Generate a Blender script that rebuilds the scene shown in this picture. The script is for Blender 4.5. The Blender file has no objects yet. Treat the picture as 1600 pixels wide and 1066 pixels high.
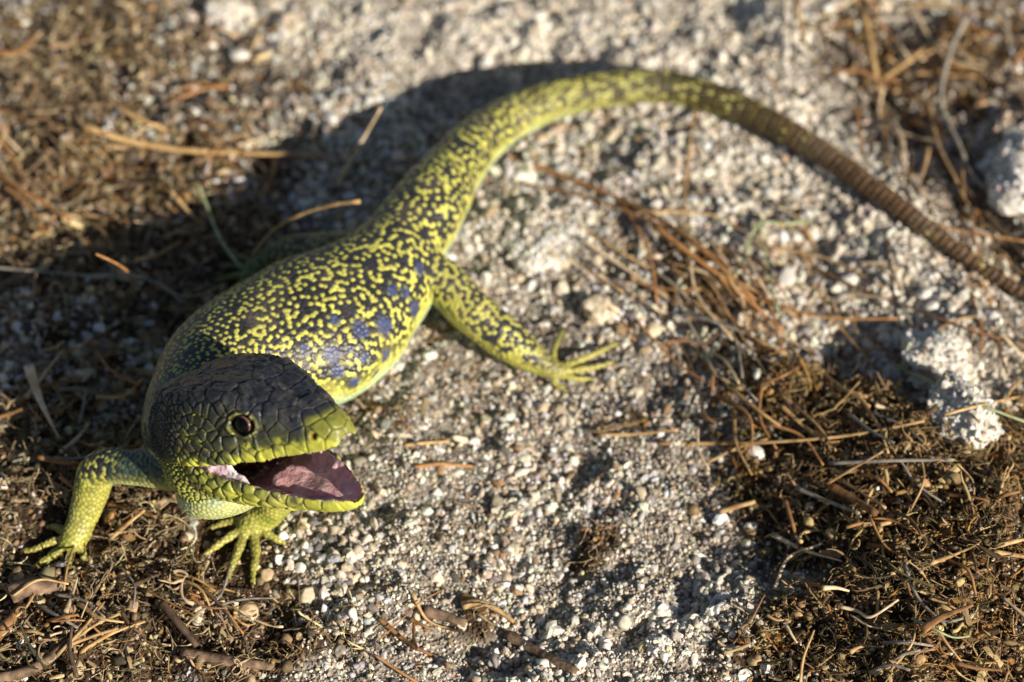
import bpy, bmesh, math, random
import numpy as np
from mathutils import Vector, Matrix
from mathutils.kdtree import KDTree
from mathutils.bvhtree import BVHTree

# ------------------------------------------------------------------ camera, sky, sun, exposure
# the scene is laid out in centimetres and every mesh is scaled to metres when it is linked
CM = 0.01
PITCH = math.radians(50.0)
LENS, SENSOR, DIST = 85.0, 36.0, 76.5
IMW, IMH = 1600.0, 1066.0
FPX = LENS / SENSOR * IMW
CAM = np.array([0.0, -DIST * math.cos(PITCH), DIST * math.sin(PITCH)])
CR = np.array([1.0, 0.0, 0.0])
CU = np.array([0.0, math.sin(PITCH), math.cos(PITCH)])
CV = np.array([0.0, math.cos(PITCH), -math.sin(PITCH)])
SUN_EL, SUN_DIR = math.radians(26.0), np.array([0.73, -0.68])      # direction on the ground towards the sun

scene = bpy.context.scene
COL = scene.collection
cam_data = bpy.data.cameras.new('camera')
cam_data.lens = LENS
cam_data.sensor_width = SENSOR
cam_data.clip_start = 0.01
cam_data.clip_end = 500.0
cam_data.dof.use_dof = True
cam_data.dof.aperture_fstop = 6.8
cam_data.dof.aperture_blades = 9
cam_data.dof.focus_distance = (DIST - 8.6) * CM
cam = bpy.data.objects.new('camera', cam_data)
cam.location = Vector(CAM * CM)
cam.rotation_euler = (math.pi / 2 - PITCH, 0, 0)
COL.objects.link(cam)
scene.camera = cam

world = bpy.data.worlds.new('World')
scene.world = world
world.use_nodes = True
wn = world.node_tree.nodes
sky = wn.new('ShaderNodeTexSky')
sky.sky_type = 'NISHITA'
sky.sun_disc = False
sky.sun_elevation = SUN_EL
sky.sun_rotation = math.atan2(SUN_DIR[0], SUN_DIR[1])
world.node_tree.links.new(sky.outputs[0], wn['Background'].inputs[0])
wn['Background'].inputs[1].default_value = 0.05

sun_data = bpy.data.lights.new('sun', 'SUN')
sun_data.energy = 5.0
sun_data.angle = math.radians(0.55)
sun_data.color = (1.0, 0.91, 0.78)
sun = bpy.data.objects.new('sun', sun_data)
sun.rotation_euler = Vector((-SUN_DIR[0] * math.cos(SUN_EL), -SUN_DIR[1] * math.cos(SUN_EL), -math.sin(SUN_EL))).to_track_quat('-Z', 'Y').to_euler()
sun.location = (1, -1, 1)
COL.objects.link(sun)

scene.view_settings.view_transform = 'Standard'
scene.view_settings.look = 'None'
scene.view_settings.exposure = 0.42
scene.view_settings.gamma = 1.0
scene.cycles.use_denoising = True

# ------------------------------------------------------------------ helpers
rng = np.random.default_rng(11)
random.seed(11)


def px(x, y, z=0.0):
    """the point at height z (cm) seen at photograph pixel (x, y)"""
    d = CR * (x - IMW / 2) / FPX - CU * (y - IMH / 2) / FPX + CV
    return CAM + d * (z - CAM[2]) / d[2]


def pixdir(x, y):
    d = CR * (x - IMW / 2) / FPX - CU * (y - IMH / 2) / FPX + CV
    return d / np.linalg.norm(d)


def to_px(P):
    d = np.asarray(P) - CAM
    z = d @ CV
    return np.stack([IMW / 2 + FPX * (d @ CR) / z, IMH / 2 - FPX * (d @ CU) / z], -1)


def lin(r, g, b):
    return tuple((c / 255 / 12.92 if c <= 10 else ((c / 255 + 0.055) / 1.055) ** 2.4) for c in (r, g, b))


def catmull(P, n):
    """resample control rows P (k, d) to n rows, evenly by control-polygon length"""
    P = np.asarray(P, float)
    k = len(P)
    Q = np.vstack([2 * P[0] - P[1], P, 2 * P[-1] - P[-2]])
    seg = np.linalg.norm(np.diff(P[:, :3], axis=0), axis=1)
    cum = np.concatenate([[0], np.cumsum(seg)])
    s = np.linspace(0, cum[-1], n)
    i = np.clip(np.searchsorted(cum, s, side='right') - 1, 0, k - 2)
    t = ((s - cum[i]) / np.maximum(seg[i], 1e-9))[:, None]
    a, b, c, d = Q[i], Q[i + 1], Q[i + 2], Q[i + 3]
    return 0.5 * (2 * b + (c - a) * t + (2 * a - 5 * b + 4 * c - d) * t * t + (3 * b - a - 3 * c + d) * t ** 3)


def ring_faces(n, m, off=0, closed=True):
    """quads of n rings with m points each, then fan caps on the first and last ring's own points"""
    i, j = np.meshgrid(np.arange(n - 1), np.arange(m), indexing='ij')
    a = i * m + j
    b = i * m + (j + 1) % m
    f = np.stack([a, b, b + m, a + m], -1).reshape(-1, 4) + off
    return f.tolist()


def loft(rings, capped=True):
    """rings: (n, m, 3) -> verts, faces"""
    rings = np.asarray(rings)
    n, m = rings.shape[:2]
    v = rings.reshape(-1, 3)
    f = ring_faces(n, m)
    if capped:
        v = np.vstack([v, rings[0].mean(0), rings[-1].mean(0)])
        c0, c1 = n * m, n * m + 1
        f += [[c0, (j + 1) % m, j] for j in range(m)]
        o = (n - 1) * m
        f += [[c1, o + j, o + (j + 1) % m] for j in range(m)]
    return v, f


def tube(P, a, b=None, m=16, up=(0, 0, 1.0)):
    """round tube along centre points P with half-width a, half-height b"""
    P = np.asarray(P, float)
    a = np.asarray(a, float) * np.ones(len(P))
    b = a if b is None else np.asarray(b, float) * np.ones(len(P))
    T = np.gradient(P, axis=0)
    T /= np.maximum(np.linalg.norm(T, axis=1), 1e-9)[:, None]
    up = np.asarray(up, float)
    S = np.cross(T, up)
    bad = np.linalg.norm(S, axis=1) < 0.05
    S[bad] = np.cross(T[bad], np.array([1.0, 0.3, 0.0]))
    S /= np.linalg.norm(S, axis=1)[:, None]
    W = np.cross(S, T)
    th = np.linspace(0, 2 * math.pi, m, endpoint=False)
    r = P[:, None] + S[:, None] * (a[:, None] * np.cos(th))[..., None] + W[:, None] * (b[:, None] * np.sin(th))[..., None]
    return loft(r)


def make_mesh(name, v, f, mat=None, smooth=True, scale=CM):
    me = bpy.data.meshes.new(name)
    me.from_pydata((np.asarray(v) * scale).tolist(), [], f)
    if smooth:
        me.polygons.foreach_set('use_smooth', np.ones(len(me.polygons), bool))
    if mat:
        me.materials.append(mat)
    me.update()
    return me


def link(name, me, parent=None, loc=None):
    o = bpy.data.objects.new(name, me)
    COL.objects.link(o)
    if loc is not None:
        o.location = Vector(np.asarray(loc) * CM)
    if parent:
        o.parent = parent
    return o


def tag(o, label, cat, group=None):
    o['label'] = label
    o['category'] = cat
    if group:
        o['group'] = group
    return o


class Noise:
    """cheap smooth value noise in 2 or 3 dimensions"""
    def __init__(self, seed):
        self.g = np.random.default_rng(seed).random((64, 64, 64)).astype(np.float32)

    def __call__(self, p, scale):
        p = np.asarray(p, float) * scale
        if p.shape[-1] == 2:
            p = np.concatenate([p, np.zeros(p.shape[:-1] + (1,))], -1)
        i = np.floor(p).astype(int)
        f = p - i
        f = f * f * (3 - 2 * f)
        out = 0
        for dx in (0, 1):
            for dy in (0, 1):
                for dz in (0, 1):
                    w = (f[..., 0] if dx else 1 - f[..., 0]) * (f[..., 1] if dy else 1 - f[..., 1]) * (f[..., 2] if dz else 1 - f[..., 2])
                    out = out + w * self.g[(i[..., 0] + dx) % 64, (i[..., 1] + dy) % 64, (i[..., 2] + dz) % 64]
        return out * 2 - 1

    def fbm(self, p, scale, octaves=4, gain=0.5):
        out, a = 0, 1.0
        for _ in range(octaves):
            out = out + a * self(p, scale)
            a *= gain
            scale *= 2.03
        return out


N1, N2, N3 = Noise(1), Noise(2), Noise(3)


def smooth01(x, a, b):
    t = np.clip((x - a) / (b - a), 0, 1)
    return t * t * (3 - 2 * t)


def principled(name, rough=0.6, spec=0.5):
    m = bpy.data.materials.new(name)
    m.use_nodes = True
    b = m.node_tree.nodes['Principled BSDF']
    b.inputs['Roughness'].default_value = rough
    b.inputs['Specular IOR Level'].default_value = spec
    return m, m.node_tree, b


def add(nt, kind, **kw):
    n = nt.nodes.new(kind)
    for k, v in kw.items():
        setattr(n, k, v)
    return n
# ------------------------------------------------------------------ the ground
# soft patches of brown litter over pale grit, given where the photograph shows them; two also darken the body's cast shadow (pixel centre, radii, weight)
BROWN = [(100, 950, 230, 220, 1), (330, 900, 130, 110, .6), (60, 760, 160, 110, 1), (250, 790, 120, 90, .9), (420, 1030, 100, 70, .8),
         (80, 130, 230, 200, .6), (300, 280, 200, 90, .6), (200, 50, 180, 100, .4), (80, 330, 150, 80, .7), (430, 130, 90, 80, .3),
         (120, 500, 220, 150, .62), (360, 400, 130, 80, .6), (1270, 640, 115, 85, .85), (1390, 740, 150, 85, 1), (1455, 545, 80, 75, -.8), (1495, 640, 55, 50, -.9), (1370, 480, 80, 60, -.4), (1540, 860, 170, 260, 1.2),  # first two: brown litter put here to deepen the body's shadow
         (1310, 780, 170, 80, 1), (1430, 1000, 190, 130, 1.1), (1250, 1030, 120, 80, .8), (1150, 570, 100, 45, .4), (1130, 470, 120, 40, .5),
         (1420, 120, 140, 120, .35), (1330, 60, 70, 80, .4), (1560, 60, 100, 100, .45), (1500, 320, 70, 110, .5), (1570, 450, 80, 80, .5),
         (940, 840, 60, 30, .8), (740, 965, 50, 20, .7), (1060, 420, 90, 45, .5), (600, 660, 70, 35, .6), (990, 640, 60, 40, .7), (700, 540, 50, 40, .5)]
ORANGE = [(60, 320, 60), (130, 300, 40), (180, 250, 50), (260, 290, 45), (330, 240, 55), (420, 60, 35), (490, 75, 30), (170, 30, 40), (1330, 565, 60),
          (1290, 610, 55), (1230, 650, 50), (1190, 700, 45), (1085, 440, 30), (1000, 650, 35), (930, 840, 35), (1190, 1045, 50), (1500, 1010, 60), (1440, 1035, 45), (40, 1010, 40), (70, 955, 40), (1420, 810, 50), (700, 530, 30), (1380, 700, 50), (1480, 860, 60), (1560, 780, 50), (1350, 900, 40), (1540, 950, 50), (1300, 1000, 40), (90, 690, 40)]
RISE = [(1500, 930, 190, 190, 1.5), (1400, 740, 160, 80, 0.7), (1240, 640, 110, 60, 0.5), (60, 930, 200, 160, 0.35), (850, 375, 70, 45, 0.45), 
        (80, 160, 200, 120, 0.4), (1180, 870, 90, 45, -0.5), (400, 985, 60, 30, -0.6), (270, 480, 160, 80, -0.3), (1440, 130, 110, 110, -1.2), (1530, 330, 50, 110, -0.7), (1150, 740, 70, 30, -0.25), (660, 925, 60, 22, -0.22), (840, 800, 50, 25, -0.2), (1090, 800, 60, 25, -0.3)]
LEDGE = [(1190, 70, 130, 90, .25), (1270, 170, 110, 90, .3), (1350, 290, 105, 95, .38), (1430, 430, 90, 110, .5), (1475, 575, 70, 85, .6)]
FEET = [px(x, y, 0)[:2] for x, y in ((80, 860), (110, 850), (390, 850), (360, 840), (400, 890), (890, 580), (950, 560), (370, 430))]
TAIL_XY = np.array([px(x, y, 0.4)[:2] for x, y in ((760, 225), (828, 176), (925, 148), (1030, 140), (1130, 164), (1250, 222), (1350, 288), (1450, 360), (1550, 432), (1660, 500), (1800, 595), (1940, 720))])


def field(xy, L):
    p = to_px(np.column_stack([xy, np.zeros(len(xy))]))
    p = p + 26 * np.column_stack([N1.fbm(xy, 0.55, 3), N2.fbm(xy, 0.55, 3)])
    f = np.zeros(len(xy))
    for c in L:
        ry = c[3] if len(c) > 3 else c[2] * 0.75
        w = c[4] if len(c) > 4 else 1.0
        f += w * np.exp(-(((p[:, 0] - c[0]) / c[2]) ** 2 + ((p[:, 1] - c[1]) / ry) ** 2))
    return f


def height(xy):
    xy = np.atleast_2d(np.asarray(xy, float))
    calm = np.zeros(len(xy))
    for q in FEET:
        calm = np.maximum(calm, np.exp(-((xy - q) ** 2).sum(1) / 1.6 ** 2))
    for a, b in zip(TAIL_XY, TAIL_XY[1:]):
        t = np.clip(((xy - a) @ (b - a)) / ((b - a) @ (b - a)), 0, 1)
        d = np.linalg.norm(xy - a - t[:, None] * (b - a), axis=1)
        calm = np.maximum(calm, np.exp(-(d / 1.1) ** 2))
    far = np.exp(-(np.maximum(np.abs(xy).max(1) - 26, 0) / 30) ** 2)
    h = 0.30 * N1.fbm(xy, 0.17, 2) + 0.26 * N2.fbm(xy, 0.62, 2) + 0.17 * N3.fbm(xy, 1.6, 3) - 0.30 * np.clip(N1.fbm(xy + 7.3, 0.8, 2) - 0.25, 0, 1)
    br = smooth01(field(xy, BROWN), 0.25, 0.7)
    h = h + br * (0.12 + 0.20 * N3.fbm(xy, 0.9, 3))
    h = h * (1 - 0.92 * calm) + field(xy, RISE) * far * (1 - calm) + field(xy, LEDGE) * far
    return h * (0.25 + 0.75 * far) - 0.03




inner = np.arange(-24, 24.01, 0.12)
outs = 24 * np.geomspace(1.03, 210, 46)
gx = np.concatenate([-outs[::-1], inner, outs])
iny = np.arange(-20, 24.01, 0.13)
gy = np.concatenate([-20 * np.geomspace(1.03, 250, 46)[::-1], iny, 24 * np.geomspace(1.03, 210, 46)])
X, Y = np.meshgrid(gx, gy)
gxy = np.column_stack([X.ravel(), Y.ravel()])
gz = height(gxy)
nxg, nyg = len(gx), len(gy)
i, j = np.meshgrid(np.arange(nyg - 1), np.arange(nxg - 1), indexing='ij')
a = (i * nxg + j).ravel()
gf = np.stack([a, a + 1, a + nxg + 1, a + nxg], -1)
g_me = make_mesh('ground', np.column_stack([gxy, gz]), gf.tolist())
soil = smooth01(field(gxy, BROWN) + 0.25 * N3.fbm(gxy, 1.1, 3), 0.28, 0.6)
at_ = g_me.attributes.new('soil', 'FLOAT', 'POINT')
at_.data.foreach_set('value', soil)
m_gr, nt, b = principled('gritty_soil', 0.95, 0.2)
at = add(nt, 'ShaderNodeAttribute', attribute_name='soil')
tc = add(nt, 'ShaderNodeTexCoord')
no = add(nt, 'ShaderNodeTexNoise')
no.inputs['Scale'].default_value = 420
no.inputs['Detail'].default_value = 6
vo = add(nt, 'ShaderNodeTexVoronoi')
vo.inputs['Scale'].default_value = 900
for n in (no, vo):
    nt.links.new(tc.outputs['Object'], n.inputs['Vector'])
r1 = add(nt, 'ShaderNodeValToRGB')
r1.color_ramp.elements[0].position, r1.color_ramp.elements[0].color = 0.3, (0.10, 0.085, 0.07, 1)
r1.color_ramp.elements[1].position, r1.color_ramp.elements[1].color = 0.7, (0.42, 0.36, 0.29, 1)
r2 = add(nt, 'ShaderNodeValToRGB')
r2.color_ramp.elements[0].position, r2.color_ramp.elements[0].color = 0.3, (0.022, 0.014, 0.009, 1)
r2.color_ramp.elements[1].position, r2.color_ramp.elements[1].color = 0.75, (0.13, 0.078, 0.042, 1)
nt.links.new(no.outputs[0], r1.inputs[0])
nt.links.new(no.outputs[0], r2.inputs[0])
mx = add(nt, 'ShaderNodeMixRGB')
nt.links.new(at.outputs['Fac'], mx.inputs[0])
nt.links.new(r1.outputs[0], mx.inputs[1])
nt.links.new(r2.outputs[0], mx.inputs[2])
nt.links.new(mx.outputs[0], b.inputs['Base Color'])
bp = add(nt, 'ShaderNodeBump')
bp.inputs['Distance'].default_value = 0.0012
nt.links.new(vo.outputs['Distance'], bp.inputs['Height'])
nt.links.new(bp.outputs[0], b.inputs['Normal'])
g_me.materials.append(m_gr)
ground = link('ground', g_me)
ground['kind'] = 'structure'


def ground_at(xy):
    """height of the built ground by bilinear lookup"""
    xy = np.atleast_2d(np.asarray(xy, float))
    Z = gz.reshape(nyg, nxg)
    i = np.clip(np.searchsorted(gx, xy[:, 0]) - 1, 0, nxg - 2)
    j = np.clip(np.searchsorted(gy, xy[:, 1]) - 1, 0, nyg - 2)
    u = np.clip((xy[:, 0] - gx[i]) / (gx[i + 1] - gx[i]), 0, 1)
    v = np.clip((xy[:, 1] - gy[j]) / (gy[j + 1] - gy[j]), 0, 1)
    return Z[j, i] * (1 - u) * (1 - v) + Z[j, i + 1] * u * (1 - v) + Z[j + 1, i] * (1 - u) * v + Z[j + 1, i + 1] * u * v
# ------------------------------------------------------------------ the lizard
S_HEAD = 1.06
HEAD_YAW, HEAD_PITCH, HEAD_ROLL = math.radians(-33), math.radians(33), math.radians(-16)
HEAD_POS = np.array([-8.3, -7.0, 4.1])
GAPE = math.radians(19)


def head_matrix():
    cy, sy = math.cos(HEAD_YAW), math.sin(HEAD_YAW)
    cp, sp = math.cos(HEAD_PITCH), math.sin(HEAD_PITCH)
    cr, sr = math.cos(HEAD_ROLL), math.sin(HEAD_ROLL)
    return (np.array([[cy, -sy, 0], [sy, cy, 0], [0, 0, 1]]) @ np.array([[cp, 0, -sp], [0, 1, 0], [sp, 0, cp]])
            @ np.array([[1, 0, 0], [0, cr, -sr], [0, sr, cr]]))


HM = head_matrix()


def h2w(p):
    return np.asarray(p, float) @ HM.T * S_HEAD + HEAD_POS


def w2h(p):
    return (np.asarray(p, float) - HEAD_POS) @ HM / S_HEAD


JOINT = np.array([0.25, 0, -0.05])
cg, sg = math.cos(GAPE), math.sin(GAPE)
JR = np.array([[cg, 0, sg], [0, 1, 0], [-sg, 0, cg]])            # jaw space -> head space: drops the tip


def j2h(p):
    return (np.asarray(p, float) - JOINT) @ JR.T + JOINT


def h2j(p):
    return (np.asarray(p, float) - JOINT) @ JR + JOINT


def chaikin(P, n=1):
    for _ in range(n):
        Q = np.roll(P, -1, axis=0)
        P = np.stack([0.75 * P + 0.25 * Q, 0.25 * P + 0.75 * Q], 1).reshape(-1, P.shape[1])
    return P


def interp_rows(x, rows):
    rows = np.asarray(rows, float)
    k = catmull(rows, 400)
    return np.stack([np.interp(x, k[:, 0], k[:, c]) for c in range(1, rows.shape[1])], -1)


# upper head:      x     w     lipz  palate cap-w  cap-h top
UPPER = [[-0.7, 1.45, 0.1, 0.95, 1.05, 1.75, 1.78],
         [0.0, 1.66, 0.02, 0.95, 1.18, 1.85, 1.91],
         [0.8, 1.7, 0.0, 0.85, 1.22, 1.89, 1.96],
         [1.6, 1.6, 0.0, 0.75, 1.22, 1.87, 1.96],
         [2.4, 1.45, 0.0, 0.66, 1.16, 1.77, 1.86],
         [3.1, 1.24, 0.0, 0.55, 0.98, 1.53, 1.63],
         [3.8, 1.02, 0.0, 0.44, 0.76, 1.25, 1.35],
         [4.4, 0.78, 0.0, 0.34, 0.56, 1.01, 1.09],
         [4.9, 0.56, 0.02, 0.28, 0.38, 0.77, 0.86],
         [5.15, 0.42, 0.04, 0.26, 0.27, 0.61, 0.66],
         [5.26, 0.29, 0.03, 0.2, 0.19, 0.41, 0.46]]
LOWER = [[-0.5, 1.40, 0.0, -0.80, -1.20],
         [0.2, 1.60, 0.0, -0.88, -1.25],
         [0.9, 1.64, 0.0, -0.88, -1.18],
         [1.7, 1.54, 0.0, -0.76, -1.04],
         [2.5, 1.38, 0.0, -0.52, -0.88],
         [3.2, 1.19, 0.0, -0.38, -0.72],
         [3.9, 0.98, 0.0, -0.33, -0.62],
         [4.5, 0.74, 0.0, -0.27, -0.52],
         [4.95, 0.52, 0.02, -0.20, -0.42],
         [5.22, 0.32, 0.04, -0.13, -0.32],
         [5.34, 0.20, 0.02, -0.06, -0.24]]

SRC_V, SRC_F, SRC_TAG = [], [], []
PART = {n: i for i, n in enumerate(['body', 'upper', 'palate', 'jaw', 'floor', 'membrane', 'leg', 'toe', 'throat'])}


def put(v, f, part, u=None):
    off = sum(len(a) for a in SRC_V)
    SRC_V.append(np.asarray(v, float))
    SRC_F.extend([[i + off for i in q] for q in f])
    t = np.zeros((len(v), 2))
    t[:, 0] = part if np.ndim(part) else PART[part]
    if u is not None:
        t[:, 1] = u
    SRC_TAG.append(t)


def build_upper():
    xs = np.concatenate([np.linspace(-0.7, 4.4, 60), np.linspace(4.45, 5.26, 24)])
    pr = interp_rows(xs, UPPER)
    rings, tags = [], []
    for x, (w, lz, pal, cw, ch, top) in zip(xs, pr):
        half = np.array([[0, pal], [0.45 * w, pal * 0.92], [0.78 * w, lz + (pal - lz) * 0.62], [0.90 * w, lz + 0.05], [0.955 * w, lz - 0.03],
                         [1.0 * w, lz + 0.07], [1.015 * w, lz + 0.30 * (ch - lz)], [0.97 * w, lz + 0.52 * (ch - lz)],
                         [0.45 * w + 0.55 * cw, lz + 0.80 * (ch - lz)], [1.03 * cw, ch - 0.04], [0.95 * cw, ch + 0.05], [0.5 * cw, top - 0.01], [0, top]])
        ins = np.array([1, 1, 1, 1, .5, 0, 0, 0, 0, 0, 0, 0, 0.])
        yz = np.vstack([half * [-1, 1], (half * [1, 1])[-2:0:-1]])
        it = np.concatenate([ins, ins[-2:0:-1]])
        q = chaikin(np.column_stack([yz, it]), 2)
        rings.append(np.column_stack([np.full(len(q), x), q[:, :2]]))
        tags.append(q[:, 2])
    v, f = loft(h2w(np.array(rings)))
    t = np.concatenate([np.array(tags).ravel(), [0, 0]])
    put(v, f, np.where(t > 0.6, PART['palate'], PART['upper']))


def build_lower():
    xs = np.concatenate([np.linspace(-0.5, 4.4, 60), np.linspace(4.45, 5.34, 24)])
    pr = interp_rows(xs, LOWER)
    rings, tags = [], []
    for x, (w, lz, fl, bt) in zip(xs, pr):
        half = np.array([[0, fl], [0.5 * w, fl * 0.95], [0.76 * w, fl * 0.6], [0.88 * w, lz - 0.03], [0.95 * w, lz + 0.03],
                         [1.0 * w, lz - 0.06], [1.01 * w, lz - 0.28 * abs(bt)], [0.93 * w, bt * 0.62], [0.72 * w, bt * 0.90], [0.4 * w, bt * 1.0], [0, bt * 1.02]])
        ins = np.array([1, 1, 1, 1, .5, 0, 0, 0, 0, 0, 0.])
        yz = np.vstack([half * [-1, 1], half[-2:0:-1]])
        it = np.concatenate([ins, ins[-2:0:-1]])
        q = chaikin(np.column_stack([yz, it]), 2)
        rings.append(np.column_stack([np.full(len(q), x), q[:, :2]]))
        tags.append(q[:, 2])
    rings = np.array(rings)
    rings[..., 0] = np.where(rings[..., 0] > 0, rings[..., 0] * 0.965, rings[..., 0])
    v, f = loft(h2w(j2h(rings)))
    t = np.concatenate([np.array(tags).ravel(), [0, 0]])
    put(v, f, np.where(t > 0.6, PART['floor'], PART['jaw']))


def build_membrane(side):
    """skin that spans the corner of the open mouth"""
    nt, ns = 24, 16
    out = []
    for thick in (0.0, 0.13):
        g = np.zeros((nt, ns, 3))
        for i, t in enumerate(np.linspace(0, 1, nt)):
            front = 1.75 + 0.8 * abs(2 * t - 0.9) ** 1.6
            for j, s in enumerate(np.linspace(0, 1, ns)):
                x = -0.2 + (front + 0.2) * s
                w = float(np.interp(x, [r[0] for r in UPPER], [r[1] for r in UPPER]))
                yy = 0.90 * w - thick - 0.16 * math.sin(t * math.pi) * s
                a = np.array([x, side * yy, 0.12])
                b = j2h(np.array([x, side * yy, -0.12]))
                g[i, j] = a * (1 - t) + b * t
        out.append(g)
    A, B = out
    v = np.vstack([A.reshape(-1, 3), B.reshape(-1, 3)])
    n = nt * ns
    f = []
    for i in range(nt - 1):
        for j in range(ns - 1):
            a = i * ns + j
            q = [a, a + 1, a + ns + 1, a + ns]
            f.append(q)
            f.append([k + n for k in q[::-1]])
    edge = [j for j in range(ns)] + [i * ns + ns - 1 for i in range(1, nt)] + [(nt - 1) * ns + j for j in range(ns - 2, -1, -1)] + [i * ns for i in range(nt - 2, 0, -1)]
    for a, b in zip(edge, edge[1:] + edge[:1]):
        f.append([b, a, a + n, b + n])
    put(h2w(v), f, 'membrane')


# trunk, neck and tail: photograph pixel of the middle, height, half-width, half-height
TRUNK = [(292, 672, 3.7, 1.28, 1.4), (302, 632, 3.5, 1.38, 1.45), (345, 585, 3.1, 1.80, 1.65), (415, 545, 2.7, 2.25, 1.85),
         (492, 515, 2.4, 2.55, 1.95), (552, 475, 2.25, 2.22, 1.80), (597, 431, 2.2, 1.72, 1.58), (633, 381, 2.15, 1.32, 1.34),
         (668, 325, 2.25, 1.22, 1.22), (702, 275, 1.95, 0.98, 1.0), (752, 217, 1.55, 0.80, 0.82), (828, 170, 1.2, 0.68, 0.68),
         (925, 143, 0.9, 0.60, 0.60), (1030, 135, 0.68, 0.54, 0.54), (1130, 158, 0.60, 0.49, 0.49), (1250, 218, 0.55, 0.42, 0.42),
         (1350, 285, 0.5, 0.36, 0.36), (1450, 357, 0.42, 0.27, 0.27), (1550, 428, 0.38, 0.20, 0.20), (1660, 495, 0.32, 0.14, 0.14),
         (1800, 590, 0.25, 0.11, 0.11), (1940, 715, 0.18, 0.045, 0.045)]

def rest(x, y, z, r):
    for _ in range(6):
        z = float(ground_at(px(x, y, z)[:2])[0]) + 1.0 * r + 0.13
    return z


TRUNK = [(x, y, rest(x, y, z, a) if 1000 < x < 1700 else z, a, b) for x, y, z, a, b in TRUNK]
tp = [np.append(px(x, y, z), (a, b)) for x, y, z, a, b in TRUNK]
tp = [np.append(h2w([1.2, 0, 0.75]), (1.0, 0.8)), np.append(h2w([0.0, 0, 0.55]), (1.35, 1.2)), np.append(h2w([-0.8, 0.1, 0.45]), (1.40, 1.4))] + tp
TR = catmull(np.array(tp), 520)
TRP, TRA, TRB = TR[:, :3], TR[:, 3], TR[:, 4]
TRS = np.concatenate([[0], np.cumsum(np.linalg.norm(np.diff(TRP, axis=0), axis=1))])


def build_trunk():
    k0 = int(np.argmin(np.linalg.norm(TRP - h2w([-0.55, 0, 0.5]), axis=1)))
    P, a, b = TRP[k0:], TRA[k0:], TRB[k0:]
    v, f = tube(P, a, b, m=72)
    put(v, f, 'body')


def limb(pts, part, n=40, m=20, knuckles=0):
    P = np.array([np.append(px(x, y, z), r) for x, y, z, r in pts])
    C = catmull(P, n)
    r = C[:, 3].copy()
    if knuckles:
        r *= 1 + 0.10 * np.cos(np.linspace(0, 2 * math.pi * knuckles, n))
    v, f = tube(C[:, :3], r, m=m)
    put(v, f, part)


def ellipsoid(c, r, part, frame=None, n=20, m=28):
    th = np.linspace(0.02, math.pi - 0.02, n)
    ph = np.linspace(0, 2 * math.pi, m, endpoint=False)
    rings = np.stack([np.cos(th)[:, None] * np.ones(m), np.sin(th)[:, None] * np.cos(ph), np.sin(th)[:, None] * np.sin(ph)], -1) * np.asarray(r)
    v, f = loft(rings + np.asarray(c))
    put(frame(v) if frame else v, f, part)


TOES = []          # (tip, direction) for the claws


def toe(pts, r0, r1, n=26):
    Q = [(x, y, z, r0 + (r1 - r0) * i / (len(pts) - 1)) for i, (x, y, z) in enumerate(pts)]
    limb(Q, 'toe', n=n, m=12, knuckles=3)
    a, b = px(*pts[-2]), px(*pts[-1])
    TOES.append((b, (b - a) / np.linalg.norm(b - a), r1))


build_upper()
build_lower()
build_membrane(-1)
build_membrane(1)
build_trunk()
# back of the cheeks and the throat pouch
ellipsoid([-0.75, 0, 0.35], [0.85, 1.60, 1.25], 'upper', h2w)
for sd in (-1, 1):
    ellipsoid([-0.15, sd * 1.12, -0.40], [0.95, 0.52, 0.95], 'jaw', h2w)
ellipsoid([-0.30, -0.1, -1.42], [1.45, 1.42, 0.72], 'throat', h2w)
ellipsoid([-0.9, 0, -0.6], [1.2, 1.35, 1.1], 'throat', h2w)
# legs
limb([(625, 405, 2.2, 0.9), (688, 440, 1.95, 0.74), (735, 485, 1.6, 0.68), (780, 522, 1.15, 0.66), (818, 550, 0.80, 0.56), (846, 568, 0.50, 0.39), (868, 578, 0.34, 0.31), (884, 581, 0.26, 0.22)], 'leg', n=70, m=32)
limb([(620, 420, 2.3, 1.1), (560, 402, 2.0, 0.85), (500, 396, 1.5, 0.66), (445, 398, 0.95, 0.55), (415, 412, 0.45, 0.40), (392, 428, 0.28, 0.32), (380, 436, 0.24, 0.2)], 'leg', n=60, m=28)
limb([(320, 690, 3.0, 1.15), (270, 722, 2.8, 0.85), (215, 730, 2.55, 0.52), (170, 728, 2.3, 0.52), (150, 742, 1.9, 0.54), (140, 775, 1.25, 0.50), (128, 812, 0.70, 0.42), (118, 838, 0.40, 0.40), (108, 852, 0.28, 0.34), (104, 858, 0.22, 0.2)], 'leg', n=80, m=32)
limb([(400, 640, 2.8, 1.15), (430, 705, 2.4, 0.75), (440, 765, 1.5, 0.55), (420, 800, 0.65, 0.45), (398, 815, 0.38, 0.42), (388, 828, 0.28, 0.38), (386, 838, 0.22, 0.22)], 'leg', n=70, m=28)
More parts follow.
